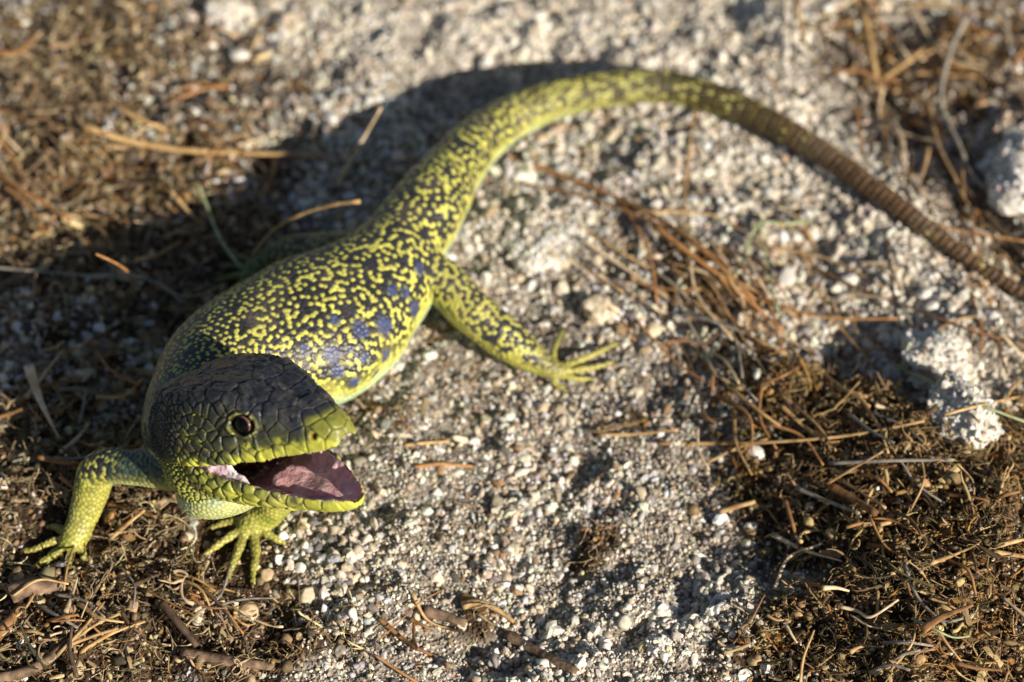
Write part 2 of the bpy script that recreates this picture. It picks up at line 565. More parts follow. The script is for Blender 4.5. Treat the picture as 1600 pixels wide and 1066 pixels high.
# toes
for pts in ([(864, 572, .3), (866, 546, .28), (880, 516, .14)], [(876, 574, .3), (908, 562, .40), (936, 550, .34), (964, 536, .13)],
            [(880, 581, .3), (910, 577, .32), (936, 572, .24), (956, 566, .12)], [(874, 586, .3), (900, 592, .26), (930, 592, .13)], [(862, 586, .3), (868, 600, .22), (886, 610, .12)]):
    toe(pts, 0.125, 0.06)
for pts in ([(395, 428, .25), (370, 450, .2), (352, 458, .1)], [(392, 432, .25), (366, 432, .2), (338, 440, .1)], [(398, 424, .25), (372, 416, .2), (345, 416, .1)], [(402, 420, .25), (385, 405, .2), (362, 398, .1)]):
    toe(pts, 0.15, 0.08)
for pts in ([(104, 842, .3), (80, 848, .28), (56, 858, .2), (38, 861, .1)], [(102, 852, .3), (82, 868, .25), (64, 880, .18), (48, 890, .1)],
            [(112, 856, .3), (110, 872, .24), (103, 895, .12)], [(122, 852, .3), (130, 866, .2), (128, 880, .1)], [(104, 834, .36), (88, 824, .28), (74, 824, .12)]):
    toe(pts, 0.15, 0.07)
for pts in ([(384, 814, .34), (356, 816, .30), (330, 825, .12)], [(380, 826, .34), (350, 845, .28), (320, 867, .12)],
            [(382, 832, .30), (371, 865, .26), (362, 886, .18), (356, 905, .1)], [(396, 832, .30), (400, 865, .26), (396, 892, .18), (395, 914, .1)],
            [(404, 826, .34), (424, 838, .26), (448, 851, .12)]):
    toe(pts, 0.155, 0.075)

VOX = 0.033
sv = np.vstack(SRC_V)
st = np.vstack(SRC_TAG)
tmp = make_mesh('source', sv, SRC_F, scale=1.0)
tmo = bpy.data.objects.new('source', tmp)
COL.objects.link(tmo)
md = tmo.modifiers.new('r', 'REMESH')
md.mode = 'VOXEL'
md.voxel_size = VOX
dg = bpy.context.evaluated_depsgraph_get()
body_me = bpy.data.meshes.new_from_object(tmo.evaluated_get(dg))
bpy.data.objects.remove(tmo)
nv = len(body_me.vertices)
V = np.zeros(nv * 3)
body_me.vertices.foreach_get('co', V)
V = V.reshape(-1, 3)
E = np.zeros(len(body_me.edges) * 2, int)
body_me.edges.foreach_get('vertices', E)
E = E.reshape(-1, 2)
deg = np.bincount(E.ravel(), minlength=nv)[:, None]


def lap(X, k, w=0.5):
    for _ in range(k):
        A = np.stack([np.bincount(E[:, 0], X[E[:, 1], c], nv) + np.bincount(E[:, 1], X[E[:, 0], c], nv) for c in range(X.shape[1])], -1)
        X = X * (1 - w) + w * A / deg
    return X


V = lap(V, 6)
print('lizard verts', nv)


def vnormals():
    body_me.vertices.foreach_set('co', V.ravel())
    body_me.update()
    n = np.zeros(nv * 3)
    body_me.vertices.foreach_get('normal', n) if False else body_me.vertex_normals.foreach_get('vector', n)
    return n.reshape(-1, 3)
# ---- skin: where each vertex belongs
NRM = vnormals()


def kd_of(P):
    k = KDTree(len(P))
    for i, p in enumerate(P):
        k.insert(p, i)
    k.balance()
    return k


def nearest(k, P):
    fnd = k.find
    r = [fnd(p) for p in P]
    return np.array([a[1] for a in r]), np.array([a[2] for a in r])


src_i, _ = nearest(kd_of(sv), V)
part = st[src_i, 0].astype(int)
tri, _ = nearest(kd_of(TRP), V)
s_len = TRS[tri]                                   # distance along the spine
HL = w2h(V)                                        # head coordinates
JL = h2j(HL)
hx, hy, hz = HL.T
pal_z = np.interp(hx, [r[0] for r in UPPER], [r[3] for r in UPPER])
wid_x = np.interp(hx, [r[0] for r in UPPER], [r[1] for r in UPPER])
gullet = (np.abs(hy) < 0.87 * wid_x) & (hz < pal_z - 0.02) & (JL[:, 2] > np.interp(JL[:, 0], [r[0] for r in LOWER], [r[3] for r in LOWER]) + 0.02) & (hx > -0.62) & (hx < 4.0) & ((NRM @ (HM @ np.array([0, 1.0, 0]))) * np.sign(hy) < np.where(part == PART['throat'], 0.8, 0.2))
part = np.where(gullet & np.isin(part, [PART[k] for k in ('body', 'upper', 'jaw', 'throat')]), PART['palate'], part)
j_up = HM @ (JR @ np.array([0, 0, 1.0]))
h_up = HM @ np.array([0, 0, 1.0])
wid_j = np.interp(JL[:, 0] / 0.965, [r[0] for r in LOWER], [r[1] for r in LOWER])
lat = (NRM @ (HM @ np.array([0, 1.0, 0]))) * np.sign(hy)
fl_bad = (part == PART['floor']) & ((lat > 0.3) | (np.abs(hy) > 0.95 * wid_j) | (NRM @ j_up < -0.05) | (JL[:, 0] > 5.02) | (np.abs(hy) > 0.955 * wid_x))
pa_bad = (part == PART['palate']) & ~gullet & ((lat > 0.4) | (NRM @ h_up > 0.05) | (hx > 5.0) | (np.abs(hy) > 0.955 * wid_x))
part = np.where(fl_bad, PART['jaw'], np.where(pa_bad, PART['upper'], part))
inside = np.isin(part, [PART[k] for k in ('palate', 'floor', 'membrane')])
is_head = np.isin(part, [PART[k] for k in ('upper', 'palate', 'jaw', 'floor', 'membrane')])
is_throat = part == PART['throat']
is_leg = part == PART['leg']
is_toe = part == PART['toe']
is_trunk = part == PART['body']
S_NECK = TRS[np.argmin(np.linalg.norm(TRP - px(302, 632, 3.5), axis=1))]
S_HIP = TRS[np.argmin(np.linalg.norm(TRP - px(638, 384, 2.15), axis=1))]
S_TAIL = TRS[np.argmin(np.linalg.norm(TRP - px(752, 217, 1.55), axis=1))]
S_BROWN = TRS[np.argmin(np.linalg.norm(TRP - px(1050, 136, .66), axis=1))]
rel = (V - TRP[tri]) / np.maximum(TRB[tri], 0.05)[:, None]
up_rel = rel[:, 2]                                 # -1 belly .. +1 spine

# eyes, eyelids and nostrils
body_me.vertices.foreach_set('co', V.ravel())
bvh = BVHTree.FromPolygons([tuple(p) for p in V], [tuple(p.vertices) for p in body_me.polygons])


def hit(x, y):
    h = bvh.ray_cast(Vector(CAM), Vector(pixdir(x, y)))
    return np.array(h[0]) if h[0] is not None else None


eye_h = w2h(hit(379, 664))
nos_h = w2h(hit(490, 682))
EYES = []
for sd in (1, -1):
    c = h2w(eye_h * [1, sd, 1])
    d = np.linalg.norm(V - c, axis=1)
    nrm = NRM[np.argmin(d)]
    m = d < 0.75
    up_h = HM @ np.array([0.10, 0, 1.0])
    fw_h = HM @ np.array([1.0, 0, 0.0])
    q = V - c
    ex, ez = q @ fw_h / 0.95, q @ up_h / 0.74
    e = np.sqrt(ex ** 2 + ez ** 2)
    # socket, raised lid, brow ridge above it
    push = -0.30 * (1 - smooth01(e, 0.30, 0.37)) + 0.085 * np.exp(-((e - 0.45) / 0.06) ** 2) + 0.06 * np.exp(-((e - 0.60) / 0.07) ** 2) * (ez > 0)
    V = V + np.where(m, push, 0)[:, None] * nrm
    EYES.append((c - nrm * 0.19, nrm, e, m))
    c = h2w(nos_h * [1, sd, 1])
    d = np.linalg.norm(V - c, axis=1)
    nn = NRM[np.argmin(d)]
    V = V + (-0.10 * np.exp(-(d / 0.075) ** 4) + 0.035 * np.exp(-((d - 0.15) / 0.06) ** 2))[:, None] * nn
    if sd == 1:
        nos_d = d
    else:
        nos_d = np.minimum(nos_d, d)
eye_e = np.minimum(np.where(EYES[0][3], EYES[0][2], 9), np.where(EYES[1][3], EYES[1][2], 9))

# ---- scales: one seed for each scale of the skin
cap_line = np.interp(hx, [r[0] for r in UPPER], [r[4 + 1] for r in UPPER]) - 0.20
is_cap = (part == PART['upper']) & (hz > cap_line) & (hx > -0.6)
size = np.full(nv, 0.15)                           # spacing of the scales
size[is_trunk] = np.interp(s_len[is_trunk], [S_NECK - 2.5, S_NECK + 0.5, S_NECK + 4, S_HIP, S_TAIL], [0.075, 0.10, 0.145, 0.15, 0.15])
size[is_leg] = 0.14
size[is_toe] = 0.13
size[is_throat] = 0.13
size[is_head] = np.interp(hx[is_head], [-0.9, 0.1, 0.9, 2.2, 3.0], [0.09, 0.12, 0.22, 0.30, 0.42])
low = is_head & (hz < -0.15) & (hx < 1.0)
size[low] = 0.15
size[is_cap] = 0.62
z1 = lambda L: [(200 + x * 0.2815, 530 + y * 0.2815) for x, y in L]
TRACED = z1([(1165, 560), (1065, 490), (945, 555), (1140, 440), (1030, 420), (900, 450), (835, 530), (760, 440), (1085, 625), (985, 640), (905, 640), (845, 645),
             (770, 645), (630, 645), (480, 655), (370, 665), (300, 672), (480, 430), (440, 490), (365, 505), (380, 560), (460, 545), (450, 595), (350, 605),
             (300, 560), (268, 600), (320, 640), (262, 645), (240, 590), (300, 510), (520, 470), (515, 400), (350, 455), (420, 400), (735, 580), (660, 590), (560, 590),
             (445, 745), (530, 775), (600, 815), (665, 830), (740, 850), (830, 880), (920, 915), (1020, 940), (1130, 955), (1245, 905),
             (460, 810), (560, 860), (690, 890), (800, 935), (930, 965), (380, 740), (330, 735), (350, 780), (420, 840),
             (600, 200), (790, 170), (490, 290), (700, 300), (880, 330), (380, 320), (960, 270), (1010, 350), (880, 230), (1080, 400), (640, 370), (560, 360)])
tr = [hit(x, y) for x, y in TRACED]
tr = w2h(np.array([t for t in tr if t is not None]))
cap_z = np.interp(tr[:, 0], [r[0] for r in UPPER], [r[5] for r in UPPER]) - 0.12
tr = np.vstack([tr, tr[tr[:, 2] < cap_z] * [1, -1, 1]])
tr = h2w(tr)
seeds, kind = [], []                               # kind = spacing used
qn = (size * 1000).astype(int)
order = rng.permutation(nv)
ux = np.unique(np.round(size[~is_cap], 3))
lv = np.geomspace(0.075, 0.62, 14)
lev = np.argmin(np.abs(size[:, None] - lv[None]), axis=1)
for k, L in enumerate(lv):
    idx = order[(lev[order] == k) & ~inside[order]]
    if not len(idx):
        continue
    cell = np.floor((V[idx] + 50) / (L * 0.86)).astype(np.int64)
    key = (cell[:, 0] * 4000 + cell[:, 1]) * 4000 + cell[:, 2]
    _, fi = np.unique(key, return_index=True)
    seeds.append(V[idx[fi]])
seeds = np.vstack(seeds)
# thin out seeds that ended up too close, keep clear of the traced head scales
kt = kd_of(tr)
dt = nearest(kt, seeds)[1]
si = nearest(kd_of(V[::3]), seeds)[0] * 3
ssz = size[si]
ok = ~((dt < np.interp(hx[si], [0.1, 2.2, 3.0], [0.22, 0.30, 0.50])) & is_head[si] & (hx[si] > 0.1)) & ~((dt < 0.95) & is_cap[si])
# the brown tail carries its scales in regular rings
tail_seed = is_trunk[si] & (s_len[si] > S_TAIL)
ok &= ~((dt < 0.44) & (part[si] == PART['jaw']) & (hx[si] > 0.9))
ok &= ~tail_seed & ~((hz[si] > cap_line[si] - 0.05) & is_head[si] & (hx[si] > 0.15))
seeds, ssz, si = seeds[ok], ssz[ok], si[ok]
ks = kd_of(seeds)
dead = np.zeros(len(seeds), bool)
for i in range(len(seeds)):
    if not dead[i]:
        for _, j, d in ks.find_range(seeds[i], ssz[i] * 0.66):
            if j > i:
                dead[j] = True
seeds, ssz = seeds[~dead], ssz[~dead]
sub = np.arange(0, nv, 3)
sub = sub[~inside[sub] & ~(is_trunk[sub] & (s_len[sub] > S_TAIL))]
for _ in range(2):                                 # even the pattern out
    near_i, near_d = nearest(kd_of(seeds), V[sub])
    w = near_d < ssz[near_i] * 1.5
    c = np.bincount(near_i[w], minlength=len(seeds))
    mean = np.stack([np.bincount(near_i[w], V[sub[w], k], len(seeds)) for k in range(3)], -1) / np.maximum(c, 1)[:, None]
    seeds = np.where((c > 3)[:, None], mean, seeds)
ring_s, tails = S_TAIL, []
k = 0
while ring_s < TRS[-1] - 0.3:
    i = int(np.searchsorted(TRS, ring_s))
    T = TRP[min(i + 1, 519)] - TRP[i - 1]
    T /= np.linalg.norm(T)
    Sd = np.cross(T, [0, 0, 1.0]); Sd /= np.linalg.norm(Sd)
    Wd = np.cross(Sd, T)
    r = TRA[i]
    n = max(8, int(2 * math.pi * r / 0.17))
    th = (np.arange(n) + 0.5 * (k % 2)) * 2 * math.pi / n
    tails.append(TRP[i] + r * (np.cos(th)[:, None] * Sd + np.sin(th)[:, None] * Wd))
    ring_s += 0.15 + 0.10 * smooth01(ring_s, S_TAIL, S_BROWN)
    k += 1
tails = np.vstack(tails)
n0, n1, n2 = len(seeds), len(tails), len(tr)
SEED = np.vstack([seeds, tails, tr])
SSZ = np.concatenate([ssz, np.full(n1, 0.2), np.full(n2, 0.5)])
KS = kd_of(SEED)
fn = KS.find_n
r2 = [fn(p, 2) for p in V]
F1i = np.array([a[0][1] for a in r2])
F1 = np.array([a[0][2] for a in r2])
F2 = np.array([a[1][2] for a in r2])
F2i = np.array([a[1][1] for a in r2])
edge = F2 - F1
sz = SSZ[F1i]
print('scales', len(SEED))

# ---- pigment of each scale: black and yellow flip against their neighbours until a maze of chains is left
sdi = nearest(kd_of(V[::2]), SEED)[0] * 2
nb = np.array([[b[1] for b in fn(p, 7)][1:] for p in SEED])
rs = np.random.default_rng(5)
yel = rs.random(len(SEED)) < 0.5
s_seed, u_seed = s_len[sdi], up_rel[sdi]
bias = np.zeros(len(SEED))
# the belly side turns all yellow, the neck stays darker
bias += 6.0 * (1 - smooth01(u_seed, -0.35, 0.25)) * is_trunk[sdi]
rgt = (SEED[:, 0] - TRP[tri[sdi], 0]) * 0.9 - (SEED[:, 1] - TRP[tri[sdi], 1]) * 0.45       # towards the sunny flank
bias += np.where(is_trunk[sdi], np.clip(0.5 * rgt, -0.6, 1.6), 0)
bias -= 1.0 * is_trunk[sdi] * (1 - smooth01(s_seed, S_NECK - 1, S_NECK + 3))
bias += np.where(is_leg[sdi], 2.2, 0)
bias += 0.8 * N1(SEED, 0.9) - 0.5
for sweep in range(14):
    o = rs.permutation(len(SEED))[: len(SEED) // 2]
    ny = yel[nb[o]].sum(1)
    sc = -(ny - 1.9) ** 2 + 0.95 * (ny - 3.1) ** 2 + bias[o]
    yel[o] = rs.random(len(o)) < 1 / (1 + np.exp(-np.clip(1.2 * sc, -30, 30)))
tone = rs.random(len(SEED))

# ---- colour of each vertex
C = np.zeros((nv, 3))
black, inter = np.array([0.012, 0.014, 0.016]), np.array([0.016, 0.018, 0.020])
yellow, green, teal = np.array(lin(208, 204, 96)), np.array(lin(106, 148, 84)), np.array(lin(52, 86, 84))
cream, blue = np.array(lin(206, 222, 160)), np.array(lin(62, 74, 114))
nz = N2.fbm(V, 1.3, 3)
nzf = N3.fbm(V, 7.0, 3)


def mix(a, b, t):
    return a + (b - a) * np.asarray(t)[..., None]


dot = 1 - smooth01(F1 / sz, 0.45, 0.58)
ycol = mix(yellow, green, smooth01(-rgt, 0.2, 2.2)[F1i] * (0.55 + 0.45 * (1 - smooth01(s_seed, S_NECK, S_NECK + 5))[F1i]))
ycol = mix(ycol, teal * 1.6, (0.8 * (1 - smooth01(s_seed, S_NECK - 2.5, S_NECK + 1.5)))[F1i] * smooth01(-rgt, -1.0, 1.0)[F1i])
ycol = ycol * (0.75 + 0.4 * tone[F1i])[:, None]
bcol = mix(np.tile(black, (nv, 1)), np.array([0.03, 0.032, 0.045]), tone[F1i] * 0.8)
spots = [hit(x, y) for x, y in [(519, 552), (564, 517), (601, 508), (648, 483), (655, 420), (613, 453), (634, 458), (603, 556), (568, 559), (528, 580), (552, 596), (476, 588), (474, 549), (523, 500), (488, 600), (640, 533), (585, 585), (545, 545)]]
sp_r = [.27, .28, .29, .28, .22, .19, .18, .19, .16, .21, .19, .20, .18, .16, .16, .18, .14, .12]
bl = np.zeros(nv)
rim_b = np.zeros(nv)
for p, r in zip(spots, sp_r):
    if p is not None:
        d = np.linalg.norm((SEED[F1i] * 0.7 + V * 0.3) - p, axis=1) + 0.04 * nz
        rim_b = np.maximum(rim_b, smooth01(d, r * 0.85, r * 1.05) * (1 - smooth01(d, r * 1.2, r * 1.5)))
        bl = np.maximum(bl, 1 - smooth01(d, r * 0.85, r * 1.15))
yl = yel[F1i].astype(float)
both = (yel[F1i] & yel[F2i]).astype(float) * (1 - smooth01(edge / sz, 0.15, 0.45))
dot = 1 - smooth01(F1 / sz - 0.22 * both + 0.10 * nzf, 0.44, 0.56)
trunk_c = mix(np.tile(inter, (nv, 1)), np.zeros(3), 0)
trunk_c = mix(bcol, ycol, dot * yl)
trunk_c = mix(trunk_c, bcol, rim_b * 0.7 * (1 - bl))
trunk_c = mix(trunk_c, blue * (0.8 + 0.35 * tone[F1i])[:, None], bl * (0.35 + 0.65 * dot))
belly = 1 - smooth01(up_rel + 0.12 * nz, -0.34, 0.06)
fused = 1 - smooth01(up_rel + 0.15 * nz, -0.05, 0.32)
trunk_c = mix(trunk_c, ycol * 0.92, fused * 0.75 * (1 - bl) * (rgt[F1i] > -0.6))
trunk_c = mix(trunk_c, mix(cream, np.array(lin(168, 206, 186)), smooth01(nz, -0.3, 0.5)), belly * (1 - 0.75 * bl) * 0.9)
# tail: light scales thin out towards ringed brown
tb = smooth01(s_len, S_TAIL - 1.5, S_BROWN - 1.5)
tail_y = np.array(lin(186, 182, 100))
fade = smooth01(s_len, S_BROWN - 5.0, S_BROWN + 7.0)
light = (0.85 * tone[F1i] + 0.15 * (0.5 + 0.8 * N1(SEED, 1.5))[F1i] + 0.10 * np.sin(s_len * 2 * math.pi / 1.05)) > 0.50 + 0.42 * fade
brown = mix(np.array(lin(84, 78, 36)), np.array(lin(104, 76, 48)), smooth01(s_len, S_BROWN - 1, S_BROWN + 9))
groove = 1 - smooth01(edge / sz, 0.04, 0.30)
tail_c = mix(brown * (0.62 + 0.6 * tone[F1i])[:, None], tail_y * (0.75 + 0.4 * tone[F1i])[:, None], light * (0.85 - 0.35 * fade) * (1 - 0.5 * groove))
tail_c = mix(tail_c, tail_y * 1.05, (1 - smooth01(up_rel + 0.2 * nz, -0.35, 0.25)) * (1 - smooth01(s_len, S_BROWN - 5, S_BROWN + 4)) * 0.6)
tail_c = mix(tail_c, np.array([0.014, 0.012, 0.007]), groove * 0.6)
trunk_c = mix(trunk_c, tail_c, tb)
C[:] = trunk_c
# legs and toes
leg_z = V[:, 2]
sc_y = mix(ycol * 0, np.array(lin(188, 184, 88)), 0 * nz + 1) * (0.8 + 0.3 * tone[F1i])[:, None]
up_n = NRM[:, 2]
leg_c = mix(bcol, sc_y, np.maximum(dot * yl, 0.9 * (1 - smooth01(up_n + 0.35 * nz, -0.2, 0.45)) * (1 - groove * 0.5)))
fore = (V[:, 1] < -6.5)
lp = to_px(V)
arm_low = smooth01(lp[:, 1], 735, 775) * fore
leg_c = mix(leg_c, mix(sc_y, np.array(lin(150, 160, 60)), smooth01(nz, 0.1, 0.6)) * (1 - 0.55 * groove)[:, None], arm_low * 0.9)
arm_up = fore * (lp[:, 0] < 300) * (1 - arm_low)
leg_c = mix(leg_c, mix(teal * 0.55, cream * 0.9, 1 - smooth01(up_n, -0.25, 0.15)), arm_up * smooth01(lp[:, 0], 150, 200) * 0.9)
leg_c = mix(leg_c, sc_y * (1 - 0.5 * groove)[:, None], smooth01(-leg_z, -0.75, -0.45) * 0.8)
hind = (lp[:, 0] > 840)
leg_c = np.where(hind[:, None], mix(leg_c, np.array(lin(132, 126, 62)) * (1 - 0.6 * groove)[:, None], 0.6), leg_c)
far_leg = (lp[:, 0] < 600) & (lp[:, 1] < 480)  # far hind leg and toes: shade painted in as darker, greener skin
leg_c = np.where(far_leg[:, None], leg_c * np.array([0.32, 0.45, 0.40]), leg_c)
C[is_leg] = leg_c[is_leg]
toe_c = mix(np.array(lin(188, 180, 92)), np.array(lin(156, 154, 72)), smooth01(nz, -0.2, 0.5)) * (1 - 0.55 * groove)[:, None]
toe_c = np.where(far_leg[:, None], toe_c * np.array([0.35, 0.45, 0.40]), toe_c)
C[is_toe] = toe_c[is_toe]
# head: dark plates on top, olive cheeks, yellow-green lips
lime, olive, dark = np.array(lin(180, 182, 72)), np.array(lin(84, 92, 44)), np.array(lin(34, 37, 34))
sd_h = w2h(SEED)[F1i]
side_t = smooth01(hz + 0.28 * nz + 0.12 * nzf - 0.12 * smooth01(hx, 3.0, 4.6), 0.05, 0.85)
snout = smooth01(hx + 0.25 * nz - 0.55 * np.clip(hz - 0.35, 0, 2), 4.35, 4.95)
side = mix(mix(np.tile(lime, (nv, 1)), olive, smooth01(side_t, 0.0, 0.30)), dark * 1.5, smooth01(side_t, 0.22, 0.70) * 0.85)
mott = smooth01(N1.fbm(V, 3.0, 3) + 0.25 * (tone[F1i] - .5), -0.05, 0.4)
side = mix(side, dark * 1.3, mott * 0.8 * (1 - snout) * smooth01(hz, 0.12, 0.4))
# temple scales: dark middles with yellow rims
temple = smooth01(-hx, -2.2, -1.6) * smooth01(hz, 0.15, 0.35)
rim = smooth01(edge / sz, 0.03, 0.07) * (1 - smooth01(edge / sz, 0.10, 0.24))
side = mix(side, mix(dark * (1.1 + tone[F1i])[:, None], lime * 0.6, rim * (0.25 + 0.75 * smooth01(nz, -0.3, 0.4))), temple * 0.92)
rear = smooth01(-hx, -0.55, -0.05)
side = mix(side, mix(dark * 0.7, teal * 0.5, tone[F1i]), rear * smooth01(hz, -0.3, 0.2) * 0.9)
side = mix(side, lime * np.array([1.12, 1.1, 1.0]), snout)
side = mix(side, dark * 0.55, (1 - smooth01(edge, 0.0, 0.04)) * (0.35 + 0.3 * smooth01(nz, -0.3, 0.4)))
capc = mix(np.tile(np.array(lin(38, 44, 54)), (nv, 1)), np.array(lin(66, 65, 66)), smooth01(N2.fbm(HL * [1, 3.0, 3.0], 1.6, 4), -0.2, 0.7))
capc = mix(capc, lime * 0.55, smooth01(hx - 0.8 * np.clip(hz - 0.75, 0, 2) + 0.2 * nz, 4.55, 4.95) * 0.85)
capc = mix(capc, dark * 0.35, (1 - smooth01(edge, 0.0, 0.05)) * 0.7)
up = mix(side, capc, smooth01(hz - cap_line + 0.20 * nz + 0.12 * nzf, -0.30, 0.12) * smooth01(hx + 0.3 * nz, -0.75, 0.05))
m = part == PART['upper']
C[m] = up[m]
# lower jaw and throat
jaw = mix(np.tile(lime * 0.9, (nv, 1)), olive, smooth01(nz, 0.0, 0.6) * 0.6)
jm = smooth01(N3.fbm(V, 3.2, 3), 0.0, 0.4) * smooth01(JL[:, 2], -0.34, -0.12) * smooth01(-JL[:, 0], -4.6, -3.8)
jaw = mix(jaw, dark * 1.6, jm * 0.85)
jaw = mix(jaw, cream, smooth01(-JL[:, 2], 0.62, 0.95) * 0.85)
jaw = mix(jaw, mix(dark, lime * 0.8, dot * (0.5 + 0.5 * smooth01(-hz, -0.2, 0.8))), smooth01(-hx, -1.1, -0.4) * 0.9)
jaw = mix(jaw, dark * 0.8, (1 - smooth01(edge, 0.0, 0.04)) * 0.55)
jaw = mix(jaw, lime * 1.15, smooth01(JL[:, 0], 4.5, 4.9))
m = part == PART['jaw']
C[m] = jaw[m]
th_t = smooth01(-hz + 0.25 * nz, 0.5, 1.4) * smooth01(hx, -1.3, -0.5)
thr = mix(mix(np.tile(olive * 0.4, (nv, 1)), np.array(lin(176, 186, 80)), dot * 0.95), mix(np.array(lin(206, 212, 140)), np.array(lin(190, 214, 186)), smooth01(nz, 0.0, 0.6) * 0.6) * (1 - 0.5 * groove)[:, None], th_t)
C[is_throat] = thr[is_throat]
# neck behind the head: tiny granules
neck = is_trunk & (s_len < S_NECK - 0.3)
nk = mix(np.tile(teal * 0.35, (nv, 1)), green * 0.7, dot * yl * 0.8)
nk = mix(nk, np.array(lin(176, 190, 70)), dot * (1 - smooth01(V[:, 2], 2.2, 3.4)) * 0.9)
C[neck] = nk[neck]
# eyelids and nostrils
e = eye_e
C = np.where((e < 0.62)[:, None], mix(C, lime * 0.5, np.exp(-((e - 0.43) / 0.07) ** 2) * (0.35 + 0.65 * smooth01(nzf, -0.3, 0.5))), C)
C = mix(C, np.array([0.006, 0.005, 0.005]), np.where(e < 0.385, 0.95, 0))
C = mix(C, np.array(lin(110, 62, 10)), np.exp(-(nos_d / 0.10) ** 4))
# inside of the mouth
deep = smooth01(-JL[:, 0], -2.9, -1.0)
fl = mix(np.tile(np.array(lin(248, 210, 204)), (nv, 1)), np.array(lin(238, 206, 212)), smooth01(N1.fbm(V, 1.6, 3), -0.2, 0.4))
fl = mix(fl, np.array(lin(228, 154, 142)), smooth01(N2.fbm(V, 2.4, 2), 0.1, 0.5) * 0.6)
fl = mix(fl, np.array(lin(54, 20, 20)), deep * 0.95)  # deep throat: dark red flesh, with cavity shade painted in
fl = mix(fl, np.array(lin(216, 186, 190)), smooth01(JL[:, 2], -0.12, 0.0) * 0.7)
mem = mix(np.tile(np.array(lin(240, 226, 222)), (nv, 1)), np.array(lin(220, 188, 198)), smooth01(N1.fbm(V, 1.6, 2), 0.0, 0.6))
C[part == PART['floor']] = fl[part == PART['floor']]
C[part == PART['membrane']] = mem[part == PART['membrane']]
pl = mix(fl * np.array([1.0, .9, .9]), np.array(lin(50, 18, 18)), smooth01(-hx, -3.6, -2.3) * 0.95)  # same painted shade towards the back of the palate
C[part == PART['palate']] = pl[part == PART['palate']]
C = np.where(inside[:, None], lap(C, 5), C)
# dust from the ground dulls the skin a little
dust = smooth01(N2.fbm(V, 0.8, 4) + 0.5 * nzf * 0.3, -0.1, 0.9) * 0.16 + 0.03
C = np.where(inside[:, None], C, mix(C, np.array(lin(176, 160, 134)) * 0.8, dust))

# ---- relief
dome = 1 - np.clip(F1 / (sz * 0.62), 0, 1) ** 2
gr = 1 - smooth01(edge, 0.0, 0.07)
R = np.where(is_trunk | is_throat, 0.030 * dome * np.clip(sz / 0.15, 0.5, 1.2), 0)
R = np.where(is_leg | is_toe, 0.030 * dome - 0.01, R)
hs = np.where(is_head & ~inside, -0.042 * gr + 0.065 * (1 - (1 - np.clip(edge / (0.55 * sz), 0, 1)) ** 2) * (sz > 0.09) * (hx < 3.2) * (hz < cap_line), 0)
wr = N2.fbm(HL * [0.9, 3.2, 3.2] + 0.3 * nz[:, None], 1.2, 3)
hs += np.where(is_cap & (hx < 4.4), 0.045 * (1 - np.abs(wr) * 2), 0)
hs += np.where(is_head & ~inside, 0.012 * nzf, 0)
R = np.where(is_head, hs, R)
R = np.where(is_trunk & (s_len > S_TAIL), R + tb * (-0.035 * gr), R)
R = np.where(inside, 0.07 * N1.fbm(V, 1.8, 3) + 0.03 * nzf, R)
# slack skin: shallow folds on the trunk and wrinkles at the limbs
fold = 0.07 * N2.fbm(V, 0.5, 2) + 0.030 * np.sin(s_len * 3.1 + 2.2 * N1(V, 0.6)) * smooth01(-up_rel, -0.7, 0.1)
R = R + np.where(is_trunk & (s_len > S_NECK) & (s_len < S_TAIL), fold * smooth01(s_len, S_NECK, S_NECK + 1.5) * (1 - smooth01(s_len, S_HIP + 1, S_TAIL)), 0)
R = R + np.where(is_leg, 0.03 * N3.fbm(V, 1.2, 2), 0)
V = V + NRM * R[:, None]
# body folds where limbs join stay soft
body_me.vertices.foreach_set('co', (V * CM).ravel())
body_me.polygons.foreach_set('use_smooth', np.ones(len(body_me.polygons), bool))
ca = body_me.attributes.new('skin', 'FLOAT_COLOR', 'POINT')
ca.data.foreach_set('color', np.column_stack([np.clip(C, 0, 1), np.ones(nv)]).ravel())
wa = body_me.attributes.new('wet', 'FLOAT', 'POINT')
wa.data.foreach_set('value', lap(inside.astype(float)[:, None], 2)[:, 0])
body_me.update()

m_skin, nt, b = principled('lizard_skin', 0.42, 0.45)
at = add(nt, 'ShaderNodeAttribute', attribute_name='skin')
wt = add(nt, 'ShaderNodeAttribute', attribute_name='wet')
tc = add(nt, 'ShaderNodeTexCoord')
n1 = add(nt, 'ShaderNodeTexNoise')
n1.inputs['Scale'].default_value = 1400
n1.inputs['Detail'].default_value = 3
n2 = add(nt, 'ShaderNodeTexNoise')
n2.inputs['Scale'].default_value = 260
n2.inputs['Detail'].default_value = 4
for n in (n1, n2):
    nt.links.new(tc.outputs['Object'], n.inputs['Vector'])
hsv = add(nt, 'ShaderNodeHueSaturation')
mr = add(nt, 'ShaderNodeMapRange')
mr.inputs[1].default_value, mr.inputs[2].default_value, mr.inputs[3].default_value, mr.inputs[4].default_value = 0.3, 0.7, 0.82, 1.16
nt.links.new(n2.outputs[0], mr.inputs[0])
nt.links.new(mr.outputs[0], hsv.inputs['Value'])
nt.links.new(at.outputs['Color'], hsv.inputs['Color'])
nt.links.new(hsv.outputs[0], b.inputs['Base Color'])
rr = add(nt, 'ShaderNodeMapRange')
rr.inputs[3].default_value, rr.inputs[4].default_value = 0.37, 0.11
nt.links.new(wt.outputs['Fac'], rr.inputs[0])
nt.links.new(rr.outputs[0], b.inputs['Roughness'])
sw = add(nt, 'ShaderNodeMath', operation='MULTIPLY')
sw.inputs[1].default_value = 0.35
nt.links.new(wt.outputs['Fac'], sw.inputs[0])
nt.links.new(sw.outputs[0], b.inputs['Subsurface Weight'])
